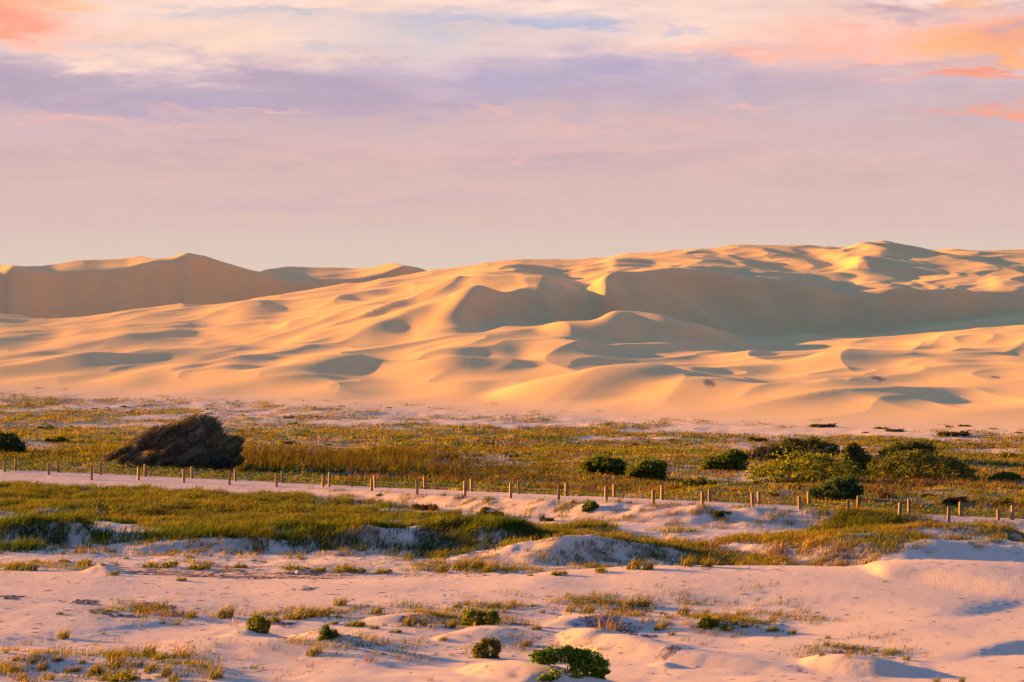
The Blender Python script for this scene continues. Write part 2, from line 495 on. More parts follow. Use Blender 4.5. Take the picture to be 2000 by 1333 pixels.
# --- soft shade and light on the sunlit slope
for b in [(510, 625, 50, 18, 9), (645, 588, 40, 14, 6), (265, 660, 60, 14, 7), (130, 687, 52, 12, 7), (370, 648, 48, 13, 9), (460, 690, 58, 13, 7),
          (620, 672, 50, 12, 8), (760, 650, 85, 15, 8), (830, 632, 55, 15, 8), (475, 728, 50, 13, 9), (385, 727, 34, 10, 7), (620, 745, 95, 18, 10),
          (715, 716, 80, 14, 8), (900, 708, 75, 16, 9), (150, 742, 70, 12, 6), (1000, 700, 30, 12, 8), (1150, 685, 55, 14, 12), (1045, 540, 60, 15, 9),
          (1420, 508, 65, 9, 8), (1510, 535, 95, 24, 10), (1400, 545, 70, 18, 9), (1780, 497, 45, 7, 9), (1940, 522, 80, 18, 11), (1830, 590, 60, 14, 6),
          (1370, 745, 60, 12, 7), (1850, 772, 70, 14, 4), (1700, 770, 80, 12, 3.5), (300, 748, 60, 12, 6), (950, 600, 45, 16, 8), (1000, 585, 60, 10, 7),
          (1620, 640, 70, 10, 4), (1560, 700, 80, 12, 4), (1760, 680, 80, 12, 4), (1900, 720, 80, 14, 4), (1450, 770, 70, 12, 4), (60, 660, 50, 14, 5),
          (230, 720, 55, 12, 6), (560, 700, 45, 11, 7), (1240, 520, 60, 12, 6), (1120, 560, 50, 10, 7), (1330, 545, 50, 12, 8), (880, 655, 60, 12, 7),
          (700, 770, 80, 12, 5), (450, 765, 80, 10, 5), (950, 760, 60, 14, 6), (820, 570, 50, 14, 5), (740, 575, 50, 12, 5), (330, 625, 60, 10, 5),
          (1850, 620, 50, 10, 6), (1620, 520, 60, 12, 7), (1720, 540, 80, 12, 5), (1850, 545, 50, 12, 6)]:
    blob(*b)
# --- windblown swell over the whole dune field
dmask = sstep(YG, YF[None] - 5, YF[None] + 40)
sw = XG * SH[0] + YG * SH[1]
sn = -XG * SH[1] + YG * SH[0]
swq = sw + 7 * perlin(sw / 40.0, sn / 40.0, 17) + 0.12 * sn
r1 = 1 - np.abs(2.0 * perlin(swq / 24.0, sn / 60.0, 15))
r2 = 1 - np.abs(2.0 * perlin(swq / 11.0, sn / 26.0, 19))
amp = .55 + .45 * sstep(fbm(sw / 60.0, sn / 60.0, 2, 23), -.3, .3)
Z += dmask * amp * (0.20 * fbm(sw / 15.0, sn / 44.0, 2, 11) + 0.50 * fbm(sw / 46.0, sn / 80.0, 2, 13) + 0.95 * np.clip(r1, 0, 1) ** 1.6 + 0.34 * np.clip(r2, 0, 1) ** 1.8) * (1 - 0.75 * wslip) * (1 - 0.6 * IS_FAR)

# --- the plain and the foreground
FRONT = [(9, 922), (95, 928), (179, 938), (270, 938), (359, 943), (448, 947.5), (540, 952), (631, 952), (725.6, 959.5), (815, 966.5), (908, 970), (997, 973.5),
         (1091, 977), (1184, 980.5), (1276, 985), (1372, 986), (1470, 988), (1562, 996), (1657, 1003), (1757, 1014), (1853, 1021.5), (1950, 1017)]
FTOP = [903, 905.5, 909, 913, 917, 921, 925, 929, 936, 937, 940, 944, 948, 950, 957, 960, 963, 970, 976, 982, 990, 996]
BACK = [(30, 920), (114, 923), (197, 928), (284, 931), (375, 935), (460, 940), (552, 943), (643, 951), (732.6, 953), (830, 956), (921, 960), (1013, 965), (1106, 969),
        (1199.5, 972), (1293, 977), (1386, 980), (1482, 985.5), (1580, 989), (1676, 999), (1776, 1005), (1876, 1009), (1978, 1015.5)]
BTOP = [896, 900, 902, 907, 912, 916, 920, 923, 929, 931, 936, 940, 944, 946.5, 948, 956, 960, 961, 969, 975, 980.5, 987.5]
ext = lambda P, k: np.interp(UCOL, [-400] + [p[0] for p in P] + [2400], [P[0][1] - k] + [p[1] for p in P] + [P[-1][1] + k])
vfr = gblur(ext(FRONT, 20), 60, 0)
vbk = gblur(ext(BACK, 20), 60, 0)
# causeway of the track: level top, bank towards the camera that grows to the right
bank = np.interp(UCOL, [-400, 600, 800, 1000, 1300, 1550, 1750, 2000], [.1, .15, .4, .7, 1.0, .9, .4, .2])
bank = gblur(bank, 40, 0)
Yfr, Ybk = (H - bank) * F / (vfr - VH), (H - bank) * F / (vbk - VH)
vfr, vbk = VH + F * H / Yfr, VH + F * H / Ybk      # the same lines as rows of the bare plain
bw = bank[None] * 3.4 + 0.8
trk = bank[None] * (sstep(YG, Yfr[None] - 1.0 - bw, Yfr[None] - 1.0 + 0.3) * (1 - sstep(YG, Ybk[None] + 0.3, Ybk[None] + 4)))
trkn = fbm(XG / 3.0, YG / 3.0, 3, 41)
onb = sstep(YG, Yfr[None] - 2.0 - bw, Yfr[None] - 1.0) * (1 - sstep(YG, Ybk[None], Ybk[None] + 2))
Z += trk * (1 + 0.0 * trkn) + 0.34 * trkn * onb * sstep(bank[None], .2, .8) * (1 - sstep(YG, Yfr[None] - 1.5, Yfr[None]))
# line where the green strip begins and ends, in photograph rows
vC1 = np.interp(UCOL, [-400, 0, 200, 450, 600, 700, 850, 1000, 1150, 1250, 1400, 1500, 1600, 1700, 1800, 1900, 2000, 2400],
                [940, 946, 951, 965, 970, 978, 995, 1004, 1018, 1032, 1040, 1030, 1022, 1022, 1030, 1032, 1028, 1030])
vC2 = np.interp(UCOL, [-400, 0, 100, 250, 350, 500, 650, 850, 1000, 1050, 1150, 1250, 1350, 1450, 1600, 1750, 1850, 2000, 2400],
                [1000, 1010, 1020, 1030, 1045, 1058, 1080, 1088, 1090, 1082, 1085, 1095, 1102, 1110, 1108, 1100, 1085, 1078, 1070])
vsheet = np.interp(UCOL, [-400, 0, 160, 300, 600, 650, 760, 900, 1150, 1310, 1450, 1560, 1700, 1800, 1900, 2050, 2400],
                   [1118, 1120, 1122, 1135, 1142, 1138, 1133, 1128, 1120, 1108, 1110, 1113, 1108, 1102, 1103, 1112, 1120])

plain = 1 - sstep(YG, YF[None] - 25, YF[None] + 5)
inplain = plain * sstep(YG, Ybk[None] + 1, Ybk[None] + 8)
Z += inplain * (0.42 * fbm(XG / 13.0, YG / 18.0, 4, 51, .55) + 0.12 * fbm(XG / 3.0, YG / 3.5, 3, 53))
# crest of clean sand in front
ridge([(-300, 1118, .3), (0, 1120, .45), (200, 1124, .45), (400, 1138, .3), (600, 1142, .35), (760, 1134, .6), (900, 1129, .7), (1150, 1121, .9), (1310, 1110, 1.1), (1450, 1112, 1), (1560, 1115, 1),
       (1700, 1110, 1.2), (1800, 1104, 1.3), (1900, 1105, 1.3), (2050, 1114, 1), (2300, 1114, .8)], 0.72, 3.2, 8.0)
ridge([(960, 1150, 0), (1080, 1140, .6), (1300, 1149, 1), (1500, 1160, 1), (1700, 1178, .8), (1990, 1205, .4)], 0.30, 6, 2.6)
ridge([(1680, 1160, 0), (1716, 1139, 1), (1800, 1142, .9), (1900, 1152, .9), (2060, 1168, .8)], 0.45, 9, slip=.30, rnd=.4)
ridge([(1400, 1215, 0), (1550, 1200, .6), (1750, 1222, 1), (2050, 1262, 1)], 0.30, 7, 3)
ridge([(1650, 1105, 0), (1760, 1092, 1), (1850, 1085, 1), (2050, 1080, 1)], 0.7, 5, 3, top=False)
ridge([(1500, 1092, 0), (1620, 1082, .8), (1760, 1066, 1), (1900, 1062, 1), (2050, 1060, 1)], 0.6, 6, 3, noise_h=.5, top=False)
# grassed mounds and drops
ridge([(1020, 1108, 0), (1065, 1100, .4), (1112, 1092, 1), (1175, 1088, .8), (1250, 1087, .5), (1330, 1088, .2), (1390, 1092, 0)], 1.35, 3.4, slip=.62, rnd=.15, wob=.3, top=False)
ridge([(-60, 1065, .5), (0, 1066, .8), (60, 1060, 1), (150, 1064, .9), (200, 1062, 0)], 1.05, 5, slip=.75, rnd=.2, wob=.4, top=False)
ridge([(220, 1082, 0), (290, 1076, .7), (400, 1074, .9), (560, 1076, 1), (660, 1074, .7)], 0.6, 10, slip=.75, rnd=.25, wob=.5, noise_h=.4, top=False)
ridge([(630, 1076, 0), (690, 1070, 1), (760, 1070, .9), (850, 1076, 0)], 1.25, 5, slip=.75, rnd=.3, wob=.5, noise_h=.3, top=False)
ridge([(850, 1078, 0), (920, 1074, 1), (980, 1074, .9), (1050, 1080, 0)], 1.3, 5, slip=.75, rnd=.3, wob=.4, noise_h=.3, top=False)
ridge([(1590, 1040, 0), (1660, 1038, 1), (1720, 1038, .9), (1790, 1046, 0)], 0.5, 3, 3, wob=.4, top=False)
ridge([(60, 1012, 0), (170, 1005, 1), (300, 1015, 0)], 0.4, 5, 4, wob=.4, top=False)
ridge([(165, 1130, 0), (200, 1127, 1), (240, 1131, .2)], 0.62, .75, slip=.6, rnd=.1, wob=.15, top=False)
# foreground hummocks
ridge([(-80, 1180, 1), (0, 1190, 1), (130, 1212, .8), (260, 1236, 0)], 0.29, 5, 2.0)
ridge([(-80, 1240, 1), (100, 1225, .5), (260, 1240, 0)], 0.17, 4, 2.5)
ridge([(300, 1254, 0), (345, 1250, .9), (430, 1247, 1), (520, 1250, 1), (600, 1262, .9), (720, 1290, .4), (800, 1310, 0)], 0.41, 3.0, slip=.27, rnd=.3)
ridge([(430, 1240, 0), (470, 1234, 1), (520, 1238, .7), (560, 1245, 0)], 0.34, 1.6, slip=.45, rnd=.2)
ridge([(715, 1210, 0), (740, 1205, .9), (790, 1202, 1), (860, 1208, .6), (900, 1214, 0)], 0.34, 2.5, slip=.4, rnd=.2)
ridge([(825, 1246, 0), (880, 1238, .6), (940, 1228, 1), (1000, 1226, 1), (1080, 1236, .8), (1180, 1262, .4)], 0.42, 2.6, slip=.3, rnd=.3)
ridge([(1050, 1226, 0), (1085, 1214, .8), (1130, 1206, 1), (1200, 1210, .9), (1300, 1226, 0)], 0.41, 2.6, slip=.36, rnd=.3)
ridge([(1100, 1240, 0), (1160, 1232, 1), (1230, 1238, 1), (1290, 1258, .8), (1380, 1278, .6), (1480, 1296, .25), (1600, 1322, 0)], 0.66, 2.0, slip=.5, rnd=.25, wob=.15)
ridge([(1230, 1205, 0), (1290, 1208, 1), (1360, 1212, 1), (1440, 1222, .8), (1560, 1240, 0)], 0.37, 2.4, slip=.4, rnd=.25, wob=.3)
ridge([(1570, 1285, 0), (1610, 1278, .7), (1670, 1276, 1), (1740, 1288, .8), (1800, 1303, .3), (1860, 1314, 0)], 0.60, 1.8, slip=.5, rnd=.25, wob=.2)
ridge([(1265, 1300, 0), (1300, 1296, 1), (1335, 1302, 0)], 0.22, .5, slip=.6, rnd=.1)
ridge([(900, 1300, 0), (960, 1292, .7), (1020, 1288, 1), (1080, 1302, .9), (1160, 1322, .6), (1230, 1338, 0)], 0.70, 1.6, slip=.42, rnd=.2, wob=.15)
ridge([(560, 1240, 0), (620, 1244, 1), (660, 1256, .8), (720, 1275, 0)], 0.37, 1.3, slip=.5, rnd=.2, wob=.2)
ridge([(-80, 1275, .8), (60, 1280, 1), (200, 1286, .8), (330, 1300, 1), (440, 1325, .6), (520, 1345, .3)], 0.34, 2.2, slip=.3, rnd=.3, noise_h=.4)
ridge([(560, 1320, 0), (700, 1316, .8), (860, 1326, 1), (1000, 1345, 1)], 0.27, 2.2, 2.2)
ridge([(1250, 1335, 0), (1450, 1328, 1), (1650, 1345, 1)], 0.20, 2.2, 1.6)
for b in [(1100, 1165, 90, 10, 2.5, False), (1400, 1180, 120, 10, 2.5, False), (350, 1160, 120, 10, 2.5, False), (700, 1165, 110, 9, 2.5, False), (1850, 1240, 120, 14, 3, False),
          (1700, 1300, 120, 14, 3, False), (150, 1160, 100, 10, 2.5, False)]:
    blob(*b)
fg = 1 - sstep(YG, Yfr[None] - 8, Yfr[None] - 2)
humm = sstep(V0, 1165, 1215) * (1 - sstep(UG, 1420, 1600))
wC = sstep(V0, vC1[None], vC1[None] + 15) * (1 - sstep(V0, vC2[None], vC2[None] + 15))
flatD = sstep(V0, vC2[None], vC2[None] + 10) * (1 - sstep(V0, vsheet[None] - 5, vsheet[None] + 3))
Z += fg * (0.10 * fbm(XG / 9.0, YG / 12.0, 2, 61) + wC * 0.42 * fbm(XG / 4.5, YG / 5.5, 4, 63, .55) + humm * 0.10 * fbm(XG / 3.2, YG / 4.0, 3, 65, .4)
           + flatD * 0.10 * fbm(XG / 1.6, YG / 2.0, 3, 67) + 0.012 * fbm(XG / .5, YG / .5, 3, 69))

# ------------------------------------------------------------------ what grows where
wv = V0 + 10 * fbm(UG / 60.0, V0 / 14.0, 3, 71)
fv = sstep(wv + 15 * fbm(UG / 45.0, V0 / 9.0, 4, 113, .65), vF[None] + 1, vF[None] + 26)                       # beyond the foot of the dunes nothing grows
patchn = fbm(XG / 9.0, YG / 16.0, 4, 73, .6)
deep = sstep(V0, vF[None] + 20, vF[None] + 75)
far_d = fv * (1 - sstep(V0, vbk[None] - 4, vbk[None] - 1)) * sstep(patchn, -0.22 - 0.55 * deep, 0.20 - 0.50 * deep)
# bare patches on the plain
for (u, v, ru, rv, k) in [(330, 832, 260, 9, .9), (60, 872, 60, 9, .8), (900, 812, 420, 9, .7), (650, 868, 120, 8, .6), (880, 900, 120, 12, .8), (1000, 912, 150, 8, .8), (1480, 935, 100, 10, .9), (1450, 868, 80, 14, .8),
                          (1760, 842, 260, 14, .6), (1900, 830, 200, 16, .8), (1580, 962, 60, 5, .6), (160, 832, 50, 6, .9), (780, 838, 100, 6, .6), (1330, 915, 140, 8, .5), (1480, 900, 30, 12, .9)]:
    far_d = far_d * (1 - k * np.exp(-((UG - u) / ru) ** 2 - ((wv - v) / rv) ** 2))
c_n = fbm(XG / 3.2, YG / 6.0, 4, 75, .6)
c_d = sstep(wv, vC1[None] - 2, vC1[None] + 5) * (1 - sstep(wv, vC2[None] - 8, vC2[None] + 4))
thin = sstep(UG, 1150, 1350) * 0.12 + sstep(UG, 550, 750) * (1 - sstep(wv, vC1[None] + 8, vC1[None] + 25)) * .5
c_d = c_d * sstep(c_n, -0.55 + thin, -0.05 + thin)
for (u, v, ru, rv, k) in [(90, 960, 45, 5, .9), (30, 1012, 70, 12, .9), (160, 1040, 60, 8, .7), (440, 1072, 150, 10, .9), (300, 1045, 60, 8, .6), (560, 1078, 70, 10, .9), (780, 1024, 60, 8, .9), (740, 1080, 90, 8, .9),
                          (430, 1030, 40, 6, .7), (100, 1085, 60, 8, .9), (1190, 1100, 120, 24, .9), (1110, 1085, 40, 14, .7), (960, 1086, 60, 6, .9), (1600, 1098, 90, 6, .7), (1850, 1088, 120, 6, .7), (1900, 1066, 90, 5, .4),
                          (250, 965, 50, 4, .6), (620, 990, 60, 6, .6)]:
    c_d = c_d * (1 - k * np.exp(-((UG - u) / ru) ** 2 - ((wv - v) / rv) ** 2))
for (u, v, ru, rv, k) in [(700, 1056, 75, 13, 1), (930, 1060, 85, 15, 1), (1690, 1030, 90, 9, 1), (70, 1052, 90, 9, .9), (800, 1040, 90, 12, .7)]:
    c_d = np.maximum(c_d, k * np.exp(-((UG - u) / ru) ** 2 - ((wv - v) / rv) ** 2))
s_n = fbm(XG / 2.2, YG / 3.5, 3, 77, .6)
s_d = sstep(wv, vC2[None] - 6, vC2[None] + 2) * (1 - sstep(wv, vsheet[None] - 10, vsheet[None] - 3)) * sstep(s_n, .18, .45) * .7
bank_g = sstep(YG, Yfr[None] - 1.5 - bw, Yfr[None] - .8 - bw * .5) * (1 - sstep(YG, Yfr[None] - .6, Yfr[None])) * sstep(fbm(XG / 1.6, YG / 1.2, 4, 111, .6), .0, .28) * sstep(bank[None], .12, .3)
DENS = np.clip(far_d + c_d + s_d + .7 * bank_g, 0, 1)
# dark shell and pebble pavements
lag = np.zeros_like(Z)
LAGS = [(22, 1178, 34, 6), (165, 1187, 45, 7), (200, 1205, 35, 7), (295, 1192, 55, 8), (340, 1205, 50, 8), (240, 1212, 60, 5), (600, 1166, 28, 4), (1180, 1236, 60, 16), (1235, 1246, 55, 11), (1308, 1291, 26, 7), (1650, 1280, 40, 12), (1700, 1292, 50, 12),
        (985, 1300, 45, 10), (1060, 1312, 40, 8), (640, 1250, 40, 9), (560, 1222, 40, 5), (700, 1262, 40, 5), (1385, 748, 22, 2.5), (1715, 740, 24, 2.2), (1945, 737, 18, 2), (560, 1120, 90, 3), (420, 1128, 130, 3), (250, 1118, 60, 2.5), (470, 1107, 110, 2.5),
        (800, 1222, 30, 4), (1010, 1226, 35, 5), (1225, 1200, 50, 4)]
for (u, v, ru, rv) in LAGS:
    if v < 800:
        x0, y0, _ = hit(u, v, Z, 240)
        w = win(x0 - 8, x0 + 8, y0 - 30, y0 + 30)
        lag[w] = np.maximum(lag[w], np.exp(-((XG[w] - x0) / (.7 * ru / F * y0)) ** 2 - ((YG[w] - y0) / 3.2) ** 2))
    else:
        lag = np.maximum(lag, np.exp(-((UG - u) / ru) ** 2 - ((V0 - v) / rv) ** 2))
lag = sstep(lag + 0.75 * fbm(XG / .9, YG / 1.0, 5, 79, .65), .45, .75) * sstep(lag, .06, .35)
duneness = sstep(YG, YF[None] - 30, YF[None] + 20)
drift = sstep(V0, vsheet[None] - 30, vsheet[None] - 18) * (1 - sstep(V0, vsheet[None] - 5, vsheet[None] + 1)) * (1 - sstep(UG, 620, 760)) * sstep(UG, 100, 300)
drift = np.maximum(drift, np.clip(onb * (.42 + .55 * fbm(XG / 1.5, YG / 2.2, 4, 115, .6)), 0, .8))     # trampled, dirtier sand of the track and its bank

def sample_points(n, dens, y0, y1, seed, lim=0.228):
    """random ground points in the camera's wedge, kept with the probability dens gives them"""
    rg = np.random.default_rng(seed)
    n = int(n * lim / .192)
    y = np.sqrt(rg.random(n) * (y1 * y1 - y0 * y0) + y0 * y0)
    x = (rg.random(n) * 2 - 1) * lim * y
    k = rg.random(n) < grid_at(dens, x, y)
    return x[k], y[k]


# ------------------------------------------------------------------ helpers for meshes and materials
def np_mesh(name, V, loops, starts, totals, mats, color=None, smooth=True, mat_idx=None, attrs=None):
    me = bpy.data.meshes.new(name)
    V = np.ascontiguousarray(V, np.float32)
    me.vertices.add(len(V))
    me.vertices.foreach_set('co', V.ravel())
    me.loops.add(len(loops))
    me.loops.foreach_set('vertex_index', np.ascontiguousarray(loops, np.int32))
    me.polygons.add(len(starts))
    me.polygons.foreach_set('loop_start', np.ascontiguousarray(starts, np.int32))
    me.polygons.foreach_set('use_smooth', np.full(len(starts), smooth, bool))
    if mat_idx is not None:
        me.polygons.foreach_set('material_index', np.ascontiguousarray(mat_idx, np.int32))
    for an, data in (attrs or {}).items():
        at = me.attributes.new(an, 'FLOAT_COLOR', 'POINT')
        d = np.ones((len(V), 4), np.float32)
        d[:, :3] = data
        at.data.foreach_set('color', d.ravel())
    for m in mats:
        me.materials.append(m)
    me.update(calc_edges=True)
    return me


def quads_mesh(name, V, Q, mats, attrs=None, smooth=True):
    Q = np.asarray(Q)
    k = Q.shape[1]
    return np_mesh(name, V, Q.ravel(), np.arange(len(Q)) * k, None, mats, attrs=attrs, smooth=smooth)


def link(name, me, parent=None, loc=(0, 0, 0), rz=0.0, sc=1.0):
    o = bpy.data.objects.new(name, me)
    o.location = loc
    o.rotation_euler = (0, 0, rz)
    o.scale = (sc, sc, sc) if not isinstance(sc, tuple) else sc
    if parent is not None:
        o.parent = parent
    COL.objects.link(o)
    return o


def tag(o, label=None, cat=None, group=None, kind=None):
    if label:
        o['label'] = label
    if cat:
        o['category'] = cat
    if group:
        o['group'] = group
    if kind:
        o['kind'] = kind
    return o


def material(name):
    m = bpy.data.materials.new(name)
    m.use_nodes = True
    return m, NT(m.node_tree)


# --- sand
def sand_material():
    m, t = material('sand')
    geo = t.n('ShaderNodeNewGeometry')
    pos = geo.outputs['Position']
    a = t.n('ShaderNodeAttribute', attribute_name='ground')
    s = t.n('ShaderNodeSeparateColor', inp={0: a.outputs['Color']})
    veg, lg, dn = s.outputs[0], s.outputs[1], s.outputs[2]
    b2 = t.n('ShaderNodeAttribute', attribute_name='ground_extra')
    s2 = t.n('ShaderNodeSeparateColor', inp={0: b2.outputs['Color']})
    drf, rip = s2.outputs[0], s2.outputs[1]
    n1 = t.noise(pos, 0.22, 5, 0.6)
    n2 = t.noise(pos, 9.0, 4, 0.65)
    n3 = t.noise(pos, 1.7, 4, 0.6)
    fore = t.mix(t.rng(n1, .3, .7), (0.435, 0.342, 0.252), (0.495, 0.392, 0.295))
    fore = t.mix(t.m('MULTIPLY', t.rng(n2, .35, .75), .35), fore, (0.33, 0.235, 0.165))
    dune = t.mix(t.rng(n1, .3, .7), (0.555, 0.36, 0.145), (0.585, 0.385, 0.165))
    col = t.mix(dn, fore, dune)
    litter = t.mix(t.rng(n3, .35, .65), (0.20, 0.135, 0.06), (0.12, 0.10, 0.035))
    col = t.mix(t.m('MULTIPLY', veg, t.rng(n3, .25, .55, .35, .85)), col, litter)
    col = t.mix(t.m('MULTIPLY', drf, t.rng(n3, .4, .6)), col, (0.33, 0.20, 0.135))
    stone = t.mix(t.rng(n2, .4, .6), (0.055, 0.050, 0.052), (0.22, 0.19, 0.175))
    col = t.mix(t.m('MULTIPLY', lg, .85), col, stone)
    # wind ripples, 11 cm apart, running across the wind
    mp = t.n('ShaderNodeMapping')
    t.set(mp.inputs['Vector'], pos)
    mp.inputs['Rotation'].default_value = (0, 0, math.radians(14))
    wv_ = t.n('ShaderNodeTexWave', inp={'Scale': 4.8, 'Distortion': 8.0, 'Detail': 2.0, 'Detail Scale': 0.45})
    wv_.bands_direction = 'X'
    t.set(wv_.inputs['Vector'], mp.outputs[0])
    ripm = t.m('MULTIPLY', rip, t.rng(n1, .34, .58, .25, 1.0))
    hgt = t.m('ADD', t.m('MULTIPLY', t.m('MULTIPLY', wv_.outputs['Fac'], ripm), .013),
              t.m('ADD', t.m('MULTIPLY', n2, t.m('MULTIPLY_ADD', lg, .09, .012)), t.m('MULTIPLY', n3, .055)))
    bump = t.n('ShaderNodeBump', inp={'Strength': 1.0, 'Distance': 1.0, 'Height': t.m('MULTIPLY', hgt, t.m('MULTIPLY_ADD', dn, -.97, 1.0))})
    bs = t.n('ShaderNodeBsdfDiffuse', inp={'Color': col, 'Roughness': 0.6, 'Normal': bump.outputs[0]})
    t.n('ShaderNodeOutputMaterial', inp={'Surface': bs.outputs[0]})
    return m


def foliage_material(name, trans=0.4, bright=1.0):
    m, t = material(name)
    a = t.n('ShaderNodeAttribute', attribute_name='tint')
    geo = t.n('ShaderNodeNewGeometry')
    n = t.noise(geo.outputs['Position'], 1.3, 3, .6)
    col = t.mix(1.0, a.outputs['Color'], t.mix(t.rng(n, .3, .7), (0.72 * bright,) * 3, (1.2 * bright,) * 3), 'MULTIPLY')
    d = t.n('ShaderNodeBsdfDiffuse', inp={'Color': col})
    tr = t.n('ShaderNodeBsdfTranslucent', inp={'Color': t.mix(1.0, col, (1.35, 1.38, .7), 'MULTIPLY')})
    mx = t.n('ShaderNodeMixShader', inp={0: trans, 1: d.outputs[0], 2: tr.outputs[0]})
    t.n('ShaderNodeOutputMaterial', inp={'Surface': mx.outputs[0]})
    return m


M_SAND = sand_material()
M_GRASS = foliage_material('grass', .45)
M_LEAF = foliage_material('leaf', .45)
M_DARK = foliage_material('needle_foliage', .15)
M_TWIG = foliage_material('twig', .0)

# ------------------------------------------------------------------ link the terrain as named sheets
veg_c = DENS
ripple = (1 - sstep(YG, 135, 160)) * (1 - wC) * (1 - .8 * lag)
idx = np.arange(NR * NC).reshape(NR, NC)
Qall = np.stack([idx[:-1, :-1], idx[:-1, 1:], idx[1:, 1:], idx[1:, :-1]], -1).reshape(-1, 4)
ctrY = YG[:-1, :-1]
is_dune = (ctrY > YF[None, :-1]) & (ctrY < 1190)
is_far = is_dune & IS_FAR[:-1, :-1] & (np.abs(TAN[None, :-1]) < .235)
is_path = (ctrY > Yfr[None, :-1] + .2) & (ctrY < Ybk[None, :-1] - .1)
cls = np.where(is_far, 2, np.where(is_dune, 1, np.where(is_path, 3, 0))).ravel()
ALLV = np.stack([XG, YG, Z], -1).reshape(-1, 3).astype(np.float32)
A1 = np.stack([veg_c, lag, duneness], -1).reshape(-1, 3).astype(np.float32)
A2 = np.stack([drift, ripple, ripple * 0], -1).reshape(-1, 3).astype(np.float32)
# shading normals from the whole relief, so the sheets meet without a seam
for k, nm in enumerate(['ground', 'dune_hills', 'far_hills', 'path']):
    q = Qall[cls == k]
    used, inv = np.unique(q, return_inverse=True)
    me = quads_mesh(nm, ALLV[used], inv.reshape(-1, 4), [M_SAND], attrs={'ground': A1[used], 'ground_extra': A2[used]})
    tag(link(nm, me), kind='structure')

# ------------------------------------------------------------------ plants: shared shapes
PX = lambda v: (v - VH) / H            # pixels per metre of something standing on the plain at row v


def blades(rg, x, y, z, h, w, lean, spread, tint, tip=None, bend=0.5):
    """one curved three-faced blade per entry; lean is a (n,2) drift of the tip in units of h"""
    n = len(x)
    a = rg.random(n) * 2 * np.pi
    dx_, dy_ = np.cos(a) * w / 2, np.sin(a) * w / 2
    b = rg.random(n) * 2 * np.pi
    lx = (lean[0] + np.cos(b) * spread * rg.random(n)) * h
    ly = (lean[1] + np.sin(b) * spread * rg.random(n)) * h
    hz = h * (1 - 0.22 * (np.abs(lx) + np.abs(ly)) / h)
    V = np.empty((n, 5, 3), np.float32)
    V[:, 0] = np.stack([x - dx_, y - dy_, z - .03], 1)
    V[:, 1] = np.stack([x + dx_, y + dy_, z - .03], 1)
    mx, my, mz = x + lx * bend * .6, y + ly * bend * .6, z + hz * .55
    V[:, 2] = np.stack([mx - dx_ * .8, my - dy_ * .8, mz], 1)
    V[:, 3] = np.stack([mx + dx_ * .8, my + dy_ * .8, mz], 1)
    V[:, 4] = np.stack([x + lx, y + ly, z + hz], 1)
    base = (np.arange(n) * 5)[:, None]
    Tn = np.concatenate([base + [0, 1, 3], base + [0, 3, 2], base + [2, 3, 4]], 1).reshape(-1, 3)
    C = np.repeat(tint[:, None, :], 5, 1).astype(np.float32)
    if tip is not None:
        C[:, 4] = C[:, 4] * .4 + tip * .6
    return V.reshape(-1, 3), Tn, C.reshape(-1, 3)


def merge(parts):
    vs, ts, cs, o = [], [], [], 0
    for v, t, c in parts:
        vs.append(v)
        ts.append(t + o)
        cs.append(c)
        o += len(v)
    return np.concatenate(vs), np.concatenate(ts), np.concatenate(cs)


def tri_mesh(name, pack, mat):
    v, t, c = pack
    return quads_mesh(name, v, t, [mat], attrs={'tint': c}, smooth=False)


def pick(rg, n, pal, jit=.22):
    """per-entry colours out of a weighted palette"""
    wts = np.array([p[0] for p in pal], float)
    cols = np.array([p[1] for p in pal], float)
    k = rg.choice(len(pal), n, p=wts / wts.sum())
    return cols[k] * (1 + (rg.random((n, 1)) - .5) * 2 * jit) * (1 + (rg.random((n, 3)) - .5) * .12)


def leaves(rg, P, N, size, tint, aspect=.5):
    """diamond leaves at P facing roughly N"""
    n = len(P)
    N = N + rg.normal(0, .55, (n, 3))
    N /= np.linalg.norm(N, axis=1)[:, None] + 1e-9
    R = rg.normal(0, 1, (n, 3)) + np.array([.3, 0, .7])
    A = np.cross(N, R)
    A /= np.linalg.norm(A, axis=1)[:, None] + 1e-9
    B = np.cross(N, A)
    s = (size * (.6 + .8 * rg.random(n)))[:, None] if np.isscalar(size) else size[:, None]
    L, W = B * s * .5, A * s * .5 * aspect
    V = np.stack([P - L, P + W - L * .1 + N * s * .06, P + L, P - W - L * .1 + N * s * .06], 1).astype(np.float32)
    base = (np.arange(n) * 4)[:, None]
    Tn = np.concatenate([base + [0, 1, 2], base + [0, 2, 3]], 1).reshape(-1, 3)
    return V.reshape(-1, 3), Tn, np.repeat(tint, 4, 0).astype(np.float32)


